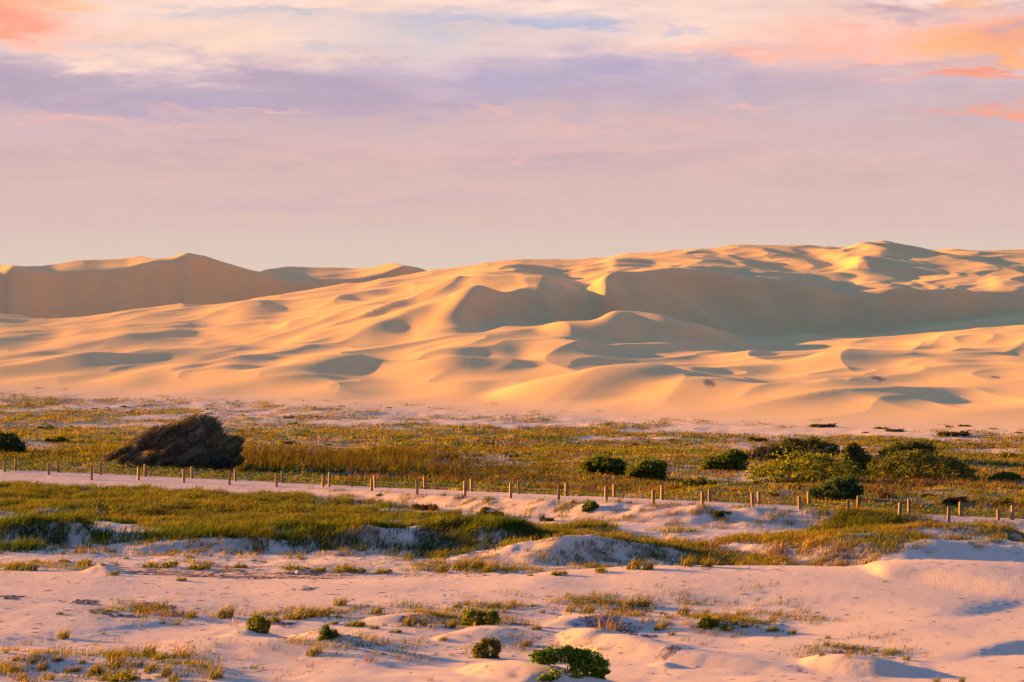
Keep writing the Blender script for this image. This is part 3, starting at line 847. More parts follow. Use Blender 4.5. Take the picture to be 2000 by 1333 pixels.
def lobe_points(rg, lobes, n, rough=.22, seed=0, shell=.42):
    """points near the surface of a heap of ellipsoids, rough outline, nothing below z = 0"""
    L = np.array(lobes, float)
    wts = (L[:, 3] * L[:, 4] + L[:, 4] * L[:, 5] + L[:, 3] * L[:, 5])
    k = rg.choice(len(L), n, p=wts / wts.sum())
    d = rg.normal(0, 1, (n, 3))
    d /= np.linalg.norm(d, axis=1)[:, None]
    lump = perlin(d[:, 0] * 2.3 + k * 7.1 + seed, d[:, 2] * 2.3 + d[:, 1] * 1.7 + k * 3.3, 5) + .6 * perlin(d[:, 0] * 6 + k * 2.7, d[:, 2] * 6 + d[:, 1] * 5 + seed, 9)
    r = (1 - shell * rg.random(n) ** 1.6) * (1 + rough * lump * 1.6)
    r = np.where(rg.random(n) < .10, r * (1 + .45 * rg.random(n) ** 2), r)
    P = L[k, :3] + d * L[k, 3:6] * r[:, None]
    N = d / L[k, 3:6]
    N /= np.linalg.norm(N, axis=1)[:, None]
    ok = P[:, 2] > 0.0
    # drop what lies deep inside another lobe
    for j in range(len(L)):
        q = (P - L[j, :3]) / L[j, 3:6]
        ok &= ((q * q).sum(1) > .42) | (k == j)
    return P[ok], N[ok], lump[ok]


def tube(pts, r0, r1, sides=6):
    pts = np.array(pts, float)
    n = len(pts)
    T_ = np.gradient(pts, axis=0)
    T_ /= np.linalg.norm(T_, axis=1)[:, None] + 1e-9
    up = np.array([.31, .95, .05])
    A = np.cross(T_, up)
    A /= np.linalg.norm(A, axis=1)[:, None] + 1e-9
    B = np.cross(T_, A)
    rr = np.linspace(r0, r1, n)
    th = np.arange(sides) * 2 * np.pi / sides
    V = (pts[:, None] + rr[:, None, None] * (np.cos(th)[None, :, None] * A[:, None] + np.sin(th)[None, :, None] * B[:, None])).reshape(-1, 3)
    Tn = []
    for i in range(n - 1):
        for j in range(sides):
            a, b = i * sides + j, i * sides + (j + 1) % sides
            Tn += [(a, b, b + sides), (a, b + sides, a + sides)]
    return V.astype(np.float32), np.array(Tn)


def stems(rg, spread, height, n, col, r=.03):
    out_ = []
    for i in range(n):
        a = rg.random() * 2 * np.pi
        e = np.array([math.cos(a) * spread * rg.random(), math.sin(a) * spread * rg.random(), height * (.6 + .4 * rg.random())])
        p = [np.array([0, 0, -.1]) + e * np.array([1, 1, 1]) * t + np.array([0, 0, .15 * height * math.sin(t * 3)]) + rg.normal(0, .03, 3) * height * t for t in np.linspace(0, 1, 6)]
        v, t = tube(p, r, r * .35, 5)
        out_.append((v, t, np.tile(np.array(col), (len(v), 1)).astype(np.float32)))
    return merge(out_)


# ------------------------------------------------------------------ ground vegetation nobody could count
OLIVE, YEL, GREEN, DARKG, STRAW, BROWN = (.078, .077, .010), (.122, .108, .012), (.039, .062, .010), (.018, .032, .012), (.20, .135, .05), (.085, .045, .017)


def cover(name, n, dens, y0, y1, seed, per, h, w, pal, lean=(.30, -.08), spread=.7, rad=.18, hmul=None, kindlabel=None, tip=STRAW, jitter_h=.5):
    rg = np.random.default_rng(seed)
    x, y = sample_points(n, dens, y0, y1, seed)
    m = len(x)
    hue = fbm(x / 4.0, y / 7.0, 3, seed % 50)
    X = np.repeat(x, per) + rg.normal(0, rad, m * per)
    Y = np.repeat(y, per) + rg.normal(0, rad, m * per)
    hh = np.repeat((h[0] + (h[1] - h[0]) * rg.random(m)) * (1 if hmul is None else grid_at(hmul, x, y)), per) * (1 - jitter_h / 2 + jitter_h * rg.random(m * per))
    # clumps keep one hue of their own, blades scatter round it
    q = fbm(x / 5.0, y / 9.0, 4, seed % 37 + 3, .6) + .30 * rg.normal(0, 1, m)
    q = np.argsort(np.argsort(q)) / max(m, 1)
    wts = np.cumsum([p_[0] for p_ in pal]) / sum(p_[0] for p_ in pal)
    cl = np.array([p_[1] for p_ in pal])[np.minimum(np.searchsorted(wts, q), len(pal) - 1)]
    cl = cl * (1 + .35 * hue[:, None]) * (1 + (rg.random((m, 1)) - .5) * .4)
    tint = np.clip(np.repeat(cl, per, 0) * (1 + (rg.random((m * per, 1)) - .5) * .5), .004, 1)
    pk = blades(rg, X, Y, grid_at(Z, X, Y), hh, w * (.7 + .6 * rg.random(m * per)), lean, spread, tint, np.array(tip) * .8)
    o = link(name, tri_mesh(name, pk, M_GRASS))
    tag(o, kind='stuff', label=kindlabel)
    return m


stripz = sstep(wv, vbk[None] - 30, vbk[None] - 22) * (1 - sstep(wv, vbk[None] - 3, vbk[None]))
far_mask = far_d * (YG > 150) * (1 - .75 * stripz)
hfar = .75 + .5 * sstep(fbm(XG / 6, YG / 9, 3, 91), -.2, .5)
cover('plain_grass', 90000, far_mask * (.35 + .65 * sstep(V0, 800, 900)), 160, 372, 301, 9, (.12, .34), .055,
      [(1.5, DARKG), (3.5, GREEN), (4.5, OLIVE), (2.5, YEL), (1, STRAW), (2.2, BROWN), (1, (.05, .03, .02))], rad=.30, hmul=hfar, kindlabel='yellow olive low grass and creepers on the sandy plain')
# green creeping strip behind the posts
strip = sstep(wv, vbk[None] - 34, vbk[None] - 26) * (1 - sstep(wv, vbk[None] - 3, vbk[None])) * sstep(fbm(XG / 1.8, YG / 3, 3, 93), -.35, .0)
rg = np.random.default_rng(303)
sx_, sy_ = sample_points(130000, strip, 150, 225, 303)
m = len(sx_)
P = np.stack([sx_, sy_, grid_at(Z, sx_, sy_) + .02 + .22 * rg.random(m)], 1)
tag(link('creeper_mat', tri_mesh('creeper_mat', leaves(rg, P, np.tile([0, -.4, 1.0], (m, 1)), .17, pick(rg, m, [(4, GREEN), (3, (.075, .10, .012)), (2, OLIVE), (1, DARKG)])), M_LEAF)), kind='stuff', label='bright green creeper mat behind the back posts')
# grass of the near strip
cg = c_d
near_green = sstep(UG, 1350, 900)
cover('dune_grass', 52000, c_d * near_green, 128, 200, 305, 15, (.22, .46), .030,
      [(2.5, DARKG), (5, (.030, .055, .010)), (3, (.048, .066, .010)), (2, (.075, .080, .011)), (.7, (.115, .10, .016)), (.7, (.06, .036, .015))], lean=(.42, -.05), rad=.20, kindlabel='dense green dune grass leaning with the wind')
cover('dry_dune_grass', 46000, c_d * (1 - near_green), 128, 200, 307, 13, (.16, .40), .030,
      [(1.5, GREEN), (3, (.062, .066, .010)), (2.5, OLIVE), (1.5, YEL), (1.2, STRAW), (2, BROWN)], lean=(.42, -.05), rad=.20, kindlabel='thin yellow brown dune grass on pale sand')
mound = np.zeros_like(Z)
for (u, v, ru, rv) in [(700, 1056, 75, 14), (930, 1060, 85, 16), (1690, 1040, 85, 7), (80, 1056, 90, 13), (810, 1046, 60, 10), (190, 1066, 20, 8), (20, 1070, 60, 9), (420, 1064, 130, 9), (560, 1068, 80, 9), (1000, 1072, 50, 9)]:
    mound = np.maximum(mound, np.exp(-((UG - u) / ru) ** 4 - ((V0 - v) / rv) ** 4))
cover('mound_grass', 40000, mound * sstep(fbm(XG / 2, YG / 2, 3, 95), -.5, -.1), 128, 200, 309, 15, (.35, .75), .032,
      [(4, GREEN), (3, DARKG), (2, OLIVE)], lean=(.5, -.15), rad=.2, tip=OLIVE, kindlabel='tall dark green grass on the sand mounds')
pyr = np.exp(-((UG - 1190) / 130) ** 4 - ((V0 - 1092) / 16) ** 4) * sstep(fbm(XG / 1.2, YG / 1.5, 3, 97), -.15, .1) * .7
bits = np.clip(s_d * .4 + pyr + .8 * bank_g + (np.exp(-((UG - 400) / 260) ** 4 - ((V0 - 1072) / 14) ** 4)) * sstep(fbm(XG / 1.0, YG / 1.6, 3, 98), -.25, .12) * 1.0, 0, 1)
cover('scattered_grass', 60000, bits, 118, 190, 311, 11, (.14, .34), .022,
      [(3, OLIVE), (3, GREEN), (2, STRAW), (2, BROWN), (1, YEL)], lean=(.4, -.05), rad=.12, kindlabel='scattered thin grass on the sand flat')
fgn = fbm(XG / 2.4, YG / 3.0, 4, 103, .6)
fgc = np.zeros_like(Z)
for (u, v, ru, rv, k) in [(600, 1203, 90, 8, 1), (880, 1216, 130, 14, .8), (1100, 1192, 260, 9, .9), (1290, 1214, 90, 9, .9), (1420, 1222, 120, 14, .9), (1670, 1272, 90, 14, .8), (200, 1308, 190, 24, 1), (60, 1310, 90, 20, .8),
                          (260, 1290, 130, 14, .8), (330, 1200, 110, 14, .6), (1060, 1260, 60, 12, .7), (700, 1275, 120, 16, .5), (960, 1110, 200, 10, .7), (1230, 1112, 120, 6, .8), (60, 1112, 100, 8, .8)]:
    fgc = np.maximum(fgc, k * np.exp(-((UG - u) / ru) ** 2 - ((V0 - v) / rv) ** 2))
cover('sparse_grass', 80000, fgc * sstep(fgn, -.16, .22) * .9, 92, 140, 319, 11, (.08, .32), .018,
      [(4, OLIVE), (3.5, GREEN), (2, STRAW), (2, (.11, .06, .03)), (1.5, YEL)], lean=(.5, -.05), spread=.9, rad=.16, kindlabel='sparse wind bent grass shoots on the near sand')
# tall reeds behind the track
reedm = np.zeros_like(Z)
for (u, v, ru, rv, k) in [(680, 907, 230, 17, 1), (560, 900, 110, 18, .9), (960, 928, 170, 13, .75), (120, 893, 140, 11, .8), (1120, 940, 90, 10, .4), (820, 915, 120, 15, .8)]:
    reedm = np.maximum(reedm, k * np.exp(-((UG - u) / ru) ** 4 - ((V0 - v) / rv) ** 4))
reedh = .45 + .55 * sstep(-np.abs(UG - 660), -420, -150)
rm = reedm * sstep(fbm(XG / 2.5, YG / 4, 3, 99), -.45, .1)
cover('reeds', 26000, rm, 185, 250, 313, 7, (.50, 1.02), .034, [(4, (.036, .030, .010)), (3.5, (.044, .046, .010)), (2.5, (.044, .028, .012)), (1, (.036, .022, .012)), (1, OLIVE)], lean=(.2, 0), spread=.5, rad=.14, hmul=reedh,
      tip=(.075, .04, .018), kindlabel='tall brown reeds behind the track', jitter_h=.7)
heath = np.zeros_like(Z)
for (u, v, ru, rv) in [(1850, 952, 170, 9), (1700, 962, 90, 6), (1180, 952, 120, 7), (820, 940, 200, 6), (1640, 958, 60, 6)]:
    heath = np.maximum(heath, np.exp(-((UG - u) / ru) ** 4 - ((V0 - v) / rv) ** 4))
cover('dry_heath', 9000, heath * sstep(fbm(XG / 2, YG / 3, 3, 101), -.35, .1), 170, 220, 315, 9, (.35, .7), .035,
      [(4, (.075, .045, .034)), (3, (.095, .058, .036)), (1, BROWN)], lean=(.15, 0), spread=.7, rad=.22, tip=(.11, .065, .05), kindlabel='purple brown dry heath behind the track')

# dark pebbles and shells lying on the sand
rg = np.random.default_rng(317)
px_, py_ = sample_points(150000, sstep(lag, .25, .7) * (V0 > 1140) * .6, 94, 132, 317)
m = len(px_)
octa = np.array([[1, 0, 0], [0, 1, 0], [-1, 0, 0], [0, -1, 0], [0, 0, .6], [.7, .7, .25], [-.7, .7, .25], [-.7, -.7, .25], [.7, -.7, .25]], float)
oct_t = np.array([[0, 5, 4], [5, 1, 4], [1, 6, 4], [6, 2, 4], [2, 7, 4], [7, 3, 4], [3, 8, 4], [8, 0, 4]])
sz = (.018 + .075 * rg.random(m) ** 3.5)
an = rg.random(m) * 6.28
O = octa[None] * (1 + rg.normal(0, .18, (m, 9, 3))) * sz[:, None, None] * np.array([1.2, .8, 1])
ox = O[..., 0] * np.cos(an)[:, None] - O[..., 1] * np.sin(an)[:, None]
oy = O[..., 0] * np.sin(an)[:, None] + O[..., 1] * np.cos(an)[:, None]
V = np.stack([ox + px_[:, None], oy + py_[:, None], O[..., 2] + (grid_at(Z, px_, py_) - .004)[:, None]], -1).reshape(-1, 3)
Tn = (oct_t[None] + (np.arange(m) * 9)[:, None, None]).reshape(-1, 3)
tag(link('shell_gravel', tri_mesh('shell_gravel', (V, Tn, np.repeat(pick(rg, m, [(5, (.10, .09, .088)), (3, (.19, .16, .145)), (2, (.055, .05, .055)), (1, (.38, .33, .29))]), 9, 0)), M_TWIG)), kind='stuff',
    label='dark shell and pebble beds on the sand')

# dry sticks, seed heads and scraps of wrack strewn over the sand
rg = np.random.default_rng(321)
wr = np.clip(.07 + .9 * fgc + .8 * lag + 1.0 * drift + .5 * c_d * (V0 > 1060), 0, 1) * (V0 > 1050) * .5
lx_, ly_ = sample_points(60000, wr, 92, 150, 321)
m = len(lx_)
ang = rg.normal(.2, .7, m)
ln_, wd_ = .04 + .30 * rg.random(m) ** 3, .006 + .010 * rg.random(m)
lz_ = grid_at(Z, lx_, ly_)
ca, sa_ = np.cos(ang), np.sin(ang)
V = np.stack([np.stack([lx_ - ca * ln_, ly_ - sa_ * ln_, lz_ + .002], 1), np.stack([lx_ + sa_ * wd_, ly_ - ca * wd_, lz_ + .012 + wd_], 1),
              np.stack([lx_ + ca * ln_, ly_ + sa_ * ln_, lz_ + .004 + .06 * rg.random(m) ** 3], 1), np.stack([lx_ - sa_ * wd_, ly_ + ca * wd_, lz_ + .004], 1)], 1).reshape(-1, 3)
Tn = (np.array([[0, 1, 2], [0, 2, 3]])[None] + (np.arange(m) * 4)[:, None, None]).reshape(-1, 3)
tag(link('stick_litter', tri_mesh('stick_litter', (V, Tn, np.repeat(pick(rg, m, [(4, (.09, .055, .035)), (2, (.16, .10, .06)), (2, (.05, .035, .03))]), 4, 0)), M_TWIG)), kind='stuff', label='dry sticks and wrack strewn over the sand')

# ------------------------------------------------------------------ bushes, each a thing of its own
LEAFG = [(4, (.040, .058, .012)), (3, (.060, .078, .013)), (2, (.090, .095, .015)), (1, (.022, .036, .012))]
LEAFD = [(4, (.030, .042, .013)), (3, (.046, .056, .013)), (2, (.070, .072, .015)), (1.5, (.075, .052, .026))]
LEAFY = [(4, (.078, .088, .012)), (3, (.110, .110, .013)), (2, (.050, .064, .011)), (1, (.14, .12, .017))]
GLOSS = [(4, (.045, .085, .013)), (3, (.070, .115, .015)), (2, (.11, .14, .018)), (1, (.028, .05, .013))]


BOOST = 1.35


def bush(name, label, cat, u, v, w, h, lobes, pal, leaf, cover_=3.0, seed=1, group=None, twig=None, depth=None, mat=None, aspect=.55, rough=.34):
    """lobes in fractions: (x -.5...5 of the width, y in widths, z 0..1 of the height, rx, rz)"""
    rg = np.random.default_rng(seed)
    x, y, z = hit(u, v, Z, 60)
    s = y / F
    W_, H_ = w * s, h * s
    L = []
    for (lx, ly, lz, rx, rz) in lobes:
        L.append((lx * W_, ly * W_, lz * H_, rx * W_, rx * W_ * .8, rz * H_))
        for _ in range(7):
            d_ = rg.normal(0, 1, 3)
            d_ /= np.linalg.norm(d_)
            d_[2] = abs(d_[2])
            k_ = .18 + .28 * rg.random() ** 1.5
            L.append((lx * W_ + d_[0] * rx * W_ * 1.0, ly * W_ + d_[1] * rx * W_ * .8, lz * H_ + d_[2] * rz * H_ * .88, rx * W_ * k_, rx * W_ * k_, rz * H_ * k_))
    for q_ in range(7):
        # low skirts of leaves that spread the foot of the bush over the sand
        L.append(((-.46 + .92 * (q_ + .5 * rg.random()) / 7) * W_, (rg.random() - .7) * .25 * W_, .05 * H_, (.07 + .06 * rg.random()) * W_, .09 * W_, (.10 + .12 * rg.random()) * H_))
    area = sum(4 * math.pi * ((a[3] * a[4]) ** 1.6 / 3 + (a[3] * a[5]) ** 1.6 / 3 + (a[4] * a[5]) ** 1.6 / 3) ** (1 / 1.6) for a in L)
    n = int(min(14000, max(300, cover_ * area / (leaf * leaf * aspect * .5))))
    P, N, lump = lobe_points(rg, L, n, rough, seed * 3.7)
    tint = BOOST * pick(rg, len(P), pal) * (1 + .8 * lump[:, None]) * (1 + .5 * perlin(P[:, 0] * 1.7 + seed, P[:, 2] * 2.3 + P[:, 1], 12)[:, None])
    root = bpy.data.objects.new(name, None)
    root.location = (x, y + W_ * .25, z - .02)
    root.empty_display_size = .3
    COL.objects.link(root)
    link('foliage', tri_mesh('foliage', leaves(rg, P, N * .8 + np.array([0, 0, .35]), leaf, np.clip(tint, .004, 1), aspect), mat or M_LEAF), root)
    link('stem', tri_mesh('stem', stems(rg, W_ * .32, H_ * .6, 6, (.07, .05, .035), .02 + .012 * H_), M_TWIG), root)
    if twig:
        # grey bare shoots that stand above the leaves
        nt = twig[0]
        tx = (twig[1] + (twig[2] - twig[1]) * rg.random(nt)) * W_
        env = np.clip(1 - ((tx / W_ - (twig[1] + twig[2]) / 2) / ((twig[2] - twig[1]) * .62)) ** 2, .15, 1)
        tz0 = rg.random(nt) * H_ * .35
        hh = np.maximum(H_ * twig[3] * env * (.75 + .3 * rg.random(nt)) - tz0, .15)
        pk = blades(rg, tx, (rg.random(nt) - .5) * W_ * .35, tz0, hh, .03 + 0 * hh, (.1, 0), .5, pick(rg, nt, [(3, (.10, .075, .062)), (2, (.065, .047, .040)), (1, (.13, .10, .085))]))
        link('bare_twigs', tri_mesh('bare_twigs', pk, M_TWIG), root)
    tag(root, label, cat, group)
    return root


DOME = [(0, 0, .42, .34, .55), (-.27, .02, .30, .24, .42), (.27, -.02, .30, .25, .42), (.08, -.12, .35, .26, .5), (-.1, .1, .5, .25, .48)]
LOWD = [(0, 0, .30, .30, .62), (-.28, 0, .20, .22, .42), (.28, 0, .22, .22, .45), (.12, -.05, .34, .24, .6), (-.14, .04, .34, .22, .55)]
bush('rounded_shrub', 'round dark green shrub, left of the pair beyond the middle of the track', 'shrub', 1180, 928, 94, 37, DOME, LEAFG, .17, seed=11)
bush('rounded_shrub', 'round dark green shrub, right of the pair beyond the middle of the track', 'shrub', 1262, 938, 84, 40, [(.12, 0, .42, .33, .58), (-.2, 0, .28, .28, .42), (.28, -.05, .36, .2, .5), (0, -.1, .4, .28, .5)], LEAFG, .17, seed=12)
bush('rounded_shrub', 'blue green dome shaped shrub directly behind the back row of posts', 'shrub', 1637, 981, 98, 46, [(.05, 0, .42, .38, .58), (-.28, .05, .26, .24, .40), (.3, 0, .34, .2, .5), (.0, -.15, .38, .3, .5)],
     [(4, (.024, .042, .016)), (3, (.036, .055, .018)), (2, (.055, .066, .016))], .15, seed=13)
bush('small_shrub', 'small round bush alone on the sandy bank below the posts', 'shrub', 1154, 999, 33, 19, DOME, LEAFG, .10, seed=14)
bush('dark_shrub', 'dark shrub cut off by the left edge beside the reeds', 'shrub', 10, 886, 72, 38, DOME, LEAFD, .17, seed=15)
bush('twiggy_shrub', 'wide shrub with bare grey twigs and dark leaves behind the olive mound', 'shrub', 1545, 903, 182, 48, [(.2, 0, .45, .24, .52), (.36, 0, .34, .15, .42), (.05, .05, .45, .2, .48), (-.15, 0, .3, .2, .36), (-.3, 0, .2, .15, .3)], LEAFD, .17, seed=16,
     twig=(420, -.48, .12, .95), cover_=2.2)
bush('dark_shrub', 'dark olive shrub left of the olive mound with pale sand beside it', 'shrub', 1418, 921, 92, 42, [(.18, 0, .42, .28, .55), (-.2, 0, .26, .26, .38), (-.38, 0, .15, .14, .24), (.0, -.1, .34, .26, .46)], LEAFG, .16, seed=17)
bush('mounded_shrub', 'broad low olive green mound of leaves in front of the twiggy shrub', 'shrub', 1580, 942, 226, 58, [(-.1, 0, .38, .27, .58), (.12, 0, .36, .25, .55), (-.32, 0, .18, .18, .38), (.32, -.02, .22, .2, .42), (.02, -.12, .22, .30, .42), (-.2, -.1, .2, .22, .36), (.22, -.14, .14, .22, .32)], LEAFY, .18, seed=18)
bush('dark_shrub', 'dark upright shrub between the olive mound and the big dark thicket', 'shrub', 1676, 930, 74, 60, [(-.05, 0, .5, .3, .46), (.15, 0, .36, .32, .4), (-.2, .05, .66, .22, .34), (.1, -.1, .3, .34, .4)], LEAFD, .16, seed=19)
bush('mounded_shrub', 'big dark green thicket, widest on the plain, at right', 'shrub', 1806, 938, 212, 54, [(-.12, 0, .45, .26, .55), (-.32, 0, .36, .17, .46), (.12, 0, .36, .25, .5), (.34, 0, .2, .17, .32), (-.02, -.1, .32, .28, .48), (.22, -.08, .22, .22, .4)], LEAFD, .17, seed=20)
bush('twiggy_shrub', 'grey brown twiggy shrub standing up behind the big dark thicket', 'shrub', 1778, 905, 120, 46, [(.22, 0, .42, .24, .5), (-.25, 0, .32, .24, .4), (0, .05, .4, .28, .5)], LEAFD, .15, seed=21, twig=(380, -.35, .45, 1.05), cover_=1.6)
bush('low_shrub', 'low dark shrub near the right edge beyond the posts', 'shrub', 1966, 940, 62, 17, LOWD, LEAFG, .13, seed=22)
bush('leafy_bush', 'glossy bright green bush with large leaves on the foremost sand mound', 'bush', 1110, 1331, 158, 62, [(.30, 0, .42, .19, .46), (.14, .02, .58, .15, .40), (-.02, .05, .74, .11, .26), (-.18, .06, .72, .13, .26), (-.36, .06, .70, .11, .22), (.38, -.03, .24, .11, .3), (-.27, .06, .62, .12, .2)], GLOSS, .105, seed=23, cover_=1.7, aspect=.75, rough=.42)
bush('leafy_bush', 'small bush green at right and dry brown at left, left of the glossy bush', 'bush', 951, 1287, 54, 40, [(.12, 0, .45, .34, .55), (-.22, 0, .34, .26, .44), (.25, 0, .5, .22, .4)], [(4, (.045, .065, .012)), (3, (.07, .08, .014)), (2.5, (.11, .06, .03)), (1, (.02, .03, .01))], .085, seed=24, cover_=1.3, rough=.5)
bush('leafy_bush', 'round olive bush on the left sand hummock of the foreground', 'bush', 503, 1236, 48, 32, DOME, LEAFY, .08, seed=25, cover_=1.2, rough=.5)
bush('leafy_bush', 'broad olive bush in two lobes on the middle hummocks', 'bush', 938, 1222, 70, 32, [(-.2, 0, .45, .27, .55), (.22, 0, .38, .26, .48), (.4, 0, .36, .12, .4), (-.36, 0, .3, .14, .4)], LEAFY, .085, seed=26, cover_=1.2, rough=.5)
bush('leafy_bush', 'dense green bush on the right hummock among swept grass tufts', 'bush', 1384, 1229, 40, 24, DOME, LEAFG, .08, seed=27, cover_=1.2, rough=.5)
bush('leafy_bush', 'dark green bush beside the rippled slope left of centre', 'bush', 640, 1252, 40, 30, [(-.15, 0, .5, .3, .5), (.2, 0, .3, .3, .4)], LEAFG, .08, seed=28, cover_=1.2, rough=.5)

# --- the windswept tree: crown of combed needle foliage over leaning limbs
def swept(name, label, cat, u, v, balls, seed, pal, n, strand, trunk=True):
    rg = np.random.default_rng(seed)
    x, y, z = hit(u, v, Z, 60)
    s = y / F
    B0 = np.array([((a - u) * s, d, (v - b) * s, r * s) for (a, b, r, d) in balls])
    B = []
    for b in B0:
        for _ in range(13):
            d_ = rg.normal(0, 1, 3)
            d_ /= np.linalg.norm(d_)
            q_ = b[3] * (.3 + .5 * rg.random())
            B.append((b[0] + d_[0] * q_ * 1.1, b[1] + d_[1] * q_, max(b[2] + d_[2] * q_ * .95, .1), b[3] * (.24 + .2 * rg.random())))
    B = np.array(B)
    hueB = rg.random(len(B))
    k = rg.choice(len(B), n, p=B[:, 3] ** 2 / (B[:, 3] ** 2).sum())
    d = rg.normal(0, 1, (n, 3))
    d /= np.linalg.norm(d, axis=1)[:, None]
    lump = perlin(d[:, 0] * 2.2 + k * 5.3, d[:, 2] * 2.2 + d[:, 1] * 2 + k, 7) + .7 * perlin(d[:, 0] * 5 + k * 1.3, d[:, 2] * 5 + d[:, 1] * 5, 3)
    r = (1 - .45 * rg.random(n) ** 1.4) * (1 + .62 * lump) * np.where(rg.random(n) < .15, 1 + .6 * rg.random(n), 1)
    e_ = np.array([.80, 0, .60])
    P = B[k, :3] + (d + e_ * (d @ e_)[:, None] * 1.25) * (B[k, 3] * r)[:, None] * np.array([1.0, 1, .85])
    ok = P[:, 2] > .02
    P, lump, k2 = P[ok], lump[ok], k[ok]
    n = len(P)
    D = np.array([.66, -.05, .62]) + rg.normal(0, .32, (n, 3))
    D /= np.linalg.norm(D, axis=1)[:, None]
    ln = strand * (.5 + rg.random(n))
    S = np.cross(D, rg.normal(0, 1, (n, 3)))
    S /= np.linalg.norm(S, axis=1)[:, None]
    w = .022 + .022 * rg.random(n)
    a0, a1 = P - D * (ln * .5)[:, None], P + D * (ln * .5)[:, None]
    mid = P + np.array([0, 0, .04])
    V = np.stack([a0, mid + S * w[:, None], a1, mid - S * w[:, None]], 1).astype(np.float32)
    base = (np.arange(n) * 4)[:, None]
    Tn = np.concatenate([base + [0, 1, 2], base + [0, 2, 3]], 1).reshape(-1, 3)
    # dry and green strands; lit streaks along the wind's comb painted into tint
    tt = pick(rg, n, pal) * (1 + .4 * lump[:, None]) * (.55 + .95 * hueB[k2][:, None]) * (1.1 + .8 * perlin(P[:, 2] * 2.6 - P[:, 0] * 1.45, P[:, 0] * .3 + P[:, 1] * .8, 9)[:, None])
    root = bpy.data.objects.new(name, None)
    root.location = (x, y + 1.2, z)
    COL.objects.link(root)
    link('crown', tri_mesh('crown', (V.reshape(-1, 3), Tn, np.repeat(np.clip(tt, .005, 1), 4, 0)), M_DARK), root)
    if trunk:
        tr = []
        for j in range(7):
            b = B[rg.integers(len(B))]
            st = np.array([b[0] * .25 + (rg.random() - .5) * 2.0 - .4, (rg.random() - .5) * .8, -.15])
            en = np.array([b[0], b[1], b[2] + b[3] * .3])
            p = [st * (1 - t) + en * t + np.array([-.35 * math.sin(t * 3.14), 0, -.25 * math.sin(t * 3.14)]) + rg.normal(0, .04, 3) for t in np.linspace(0, 1, 8)]
            vv_, tn_ = tube(p, .13, .03, 7)
            tr.append((vv_, tn_, np.tile(np.array((.075, .055, .045)), (len(vv_), 1)).astype(np.float32)))
        link('trunk', tri_mesh('trunk', merge(tr), M_TWIG), root)
    tag(root, label, cat)
    return root


SWP = [(4, (.125, .095, .072)), (3, (.11, .10, .040)), (2.5, (.20, .135, .098)), (2, (.17, .14, .040)), (1, (.06, .06, .04))]
SWQ = [(4, (.070, .074, .034)), (3, (.095, .096, .034)), (2, (.13, .118, .036)), (1.5, (.12, .09, .06))]
swept('windswept_tree', 'large dark tree combed by the wind, low at left and tall at right', 'tree', 330, 914,
      [(205, 898, 9, .6), (225, 890, 13, .6), (248, 881, 17, .6), (272, 871, 21, .6), (296, 862, 23, .7), (320, 853, 25, .8), (345, 845, 26, .9), (370, 841, 27, .9), (390, 842, 26, .7), (402, 856, 24, .4),
       (404, 880, 26, 0), (398, 902, 22, 0), (372, 872, 27, -.3), (345, 882, 25, -.5), (318, 892, 20, -.7), (292, 900, 14, -.8), (355, 900, 20, -.7), (265, 898, 13, -.2), (240, 900, 11, 0), (380, 895, 22, -.6), (325, 905, 12, -.8)],
      401, SWP, 34000, .46)
swept('windswept_shrub', 'square topped dark shrub joined to the right side of the windswept tree', 'shrub', 440, 918,
      [(432, 868, 17, .3), (452, 868, 15, .3), (458, 885, 13, .2), (440, 885, 20, .1), (425, 895, 16, 0), (456, 904, 13, 0), (440, 906, 14, 0)], 402, SWQ, 12000, .34)
bush('grey_shrub', 'small grey green shrub in front of the square topped dark shrub', 'shrub', 432, 918, 44, 30, DOME, [(3, (.05, .048, .030)), (2, (.065, .058, .034)), (1, (.03, .032, .02))], .14, seed=29)
bush('golden_shrub', 'small yellow shrub between the windswept tree and the grey shrub', 'shrub', 405, 906, 20, 17, DOME, [(3, (.14, .09, .012)), (2, (.10, .08, .012))], .12, seed=30)

# ------------------------------------------------------------------ small shrubs dotted over the plain (copies of five kinds)
ORD = ['', 'first', 'second', 'third', 'fourth', 'fifth', 'sixth', 'seventh', 'eighth', 'ninth', 'tenth', 'eleventh', 'twelfth', 'thirteenth', 'fourteenth', 'fifteenth', 'sixteenth', 'seventeenth', 'eighteenth',
       'nineteenth', 'twentieth', 'twenty-first', 'twenty-second', 'twenty-third', 'twenty-fourth', 'twenty-fifth']


def name_all(rows, marks, where):
    """rows: [object, u, v, words]; writes a label that places each one beside the nearest landmark of the photograph"""
    heap = {}
    for o, u, v, words in rows:
        mk = min(marks, key=lambda q: abs(q[0] - u) + 3.0 * abs(q[1] - v))
        du, dv = u - mk[0], v - mk[1]
        if abs(du) < 30 and abs(dv) > 6:
            rel = 'behind' if dv < 0 else 'in front of'
        else:
            rel = 'left of' if du < 0 else 'right of'
        heap.setdefault((words, rel, mk[2]), []).append((u, o))
    for (words, rel, mk), os_ in heap.items():
        os_.sort(key=lambda q: q[0])
        for i, (u, o) in enumerate(os_):
            if len(os_) == 1:
                o['label'] = f"{words} {rel} {mk}"
            else:
                o['label'] = f"{ORD[i + 1]} from left among {words}s {rel} {mk}"


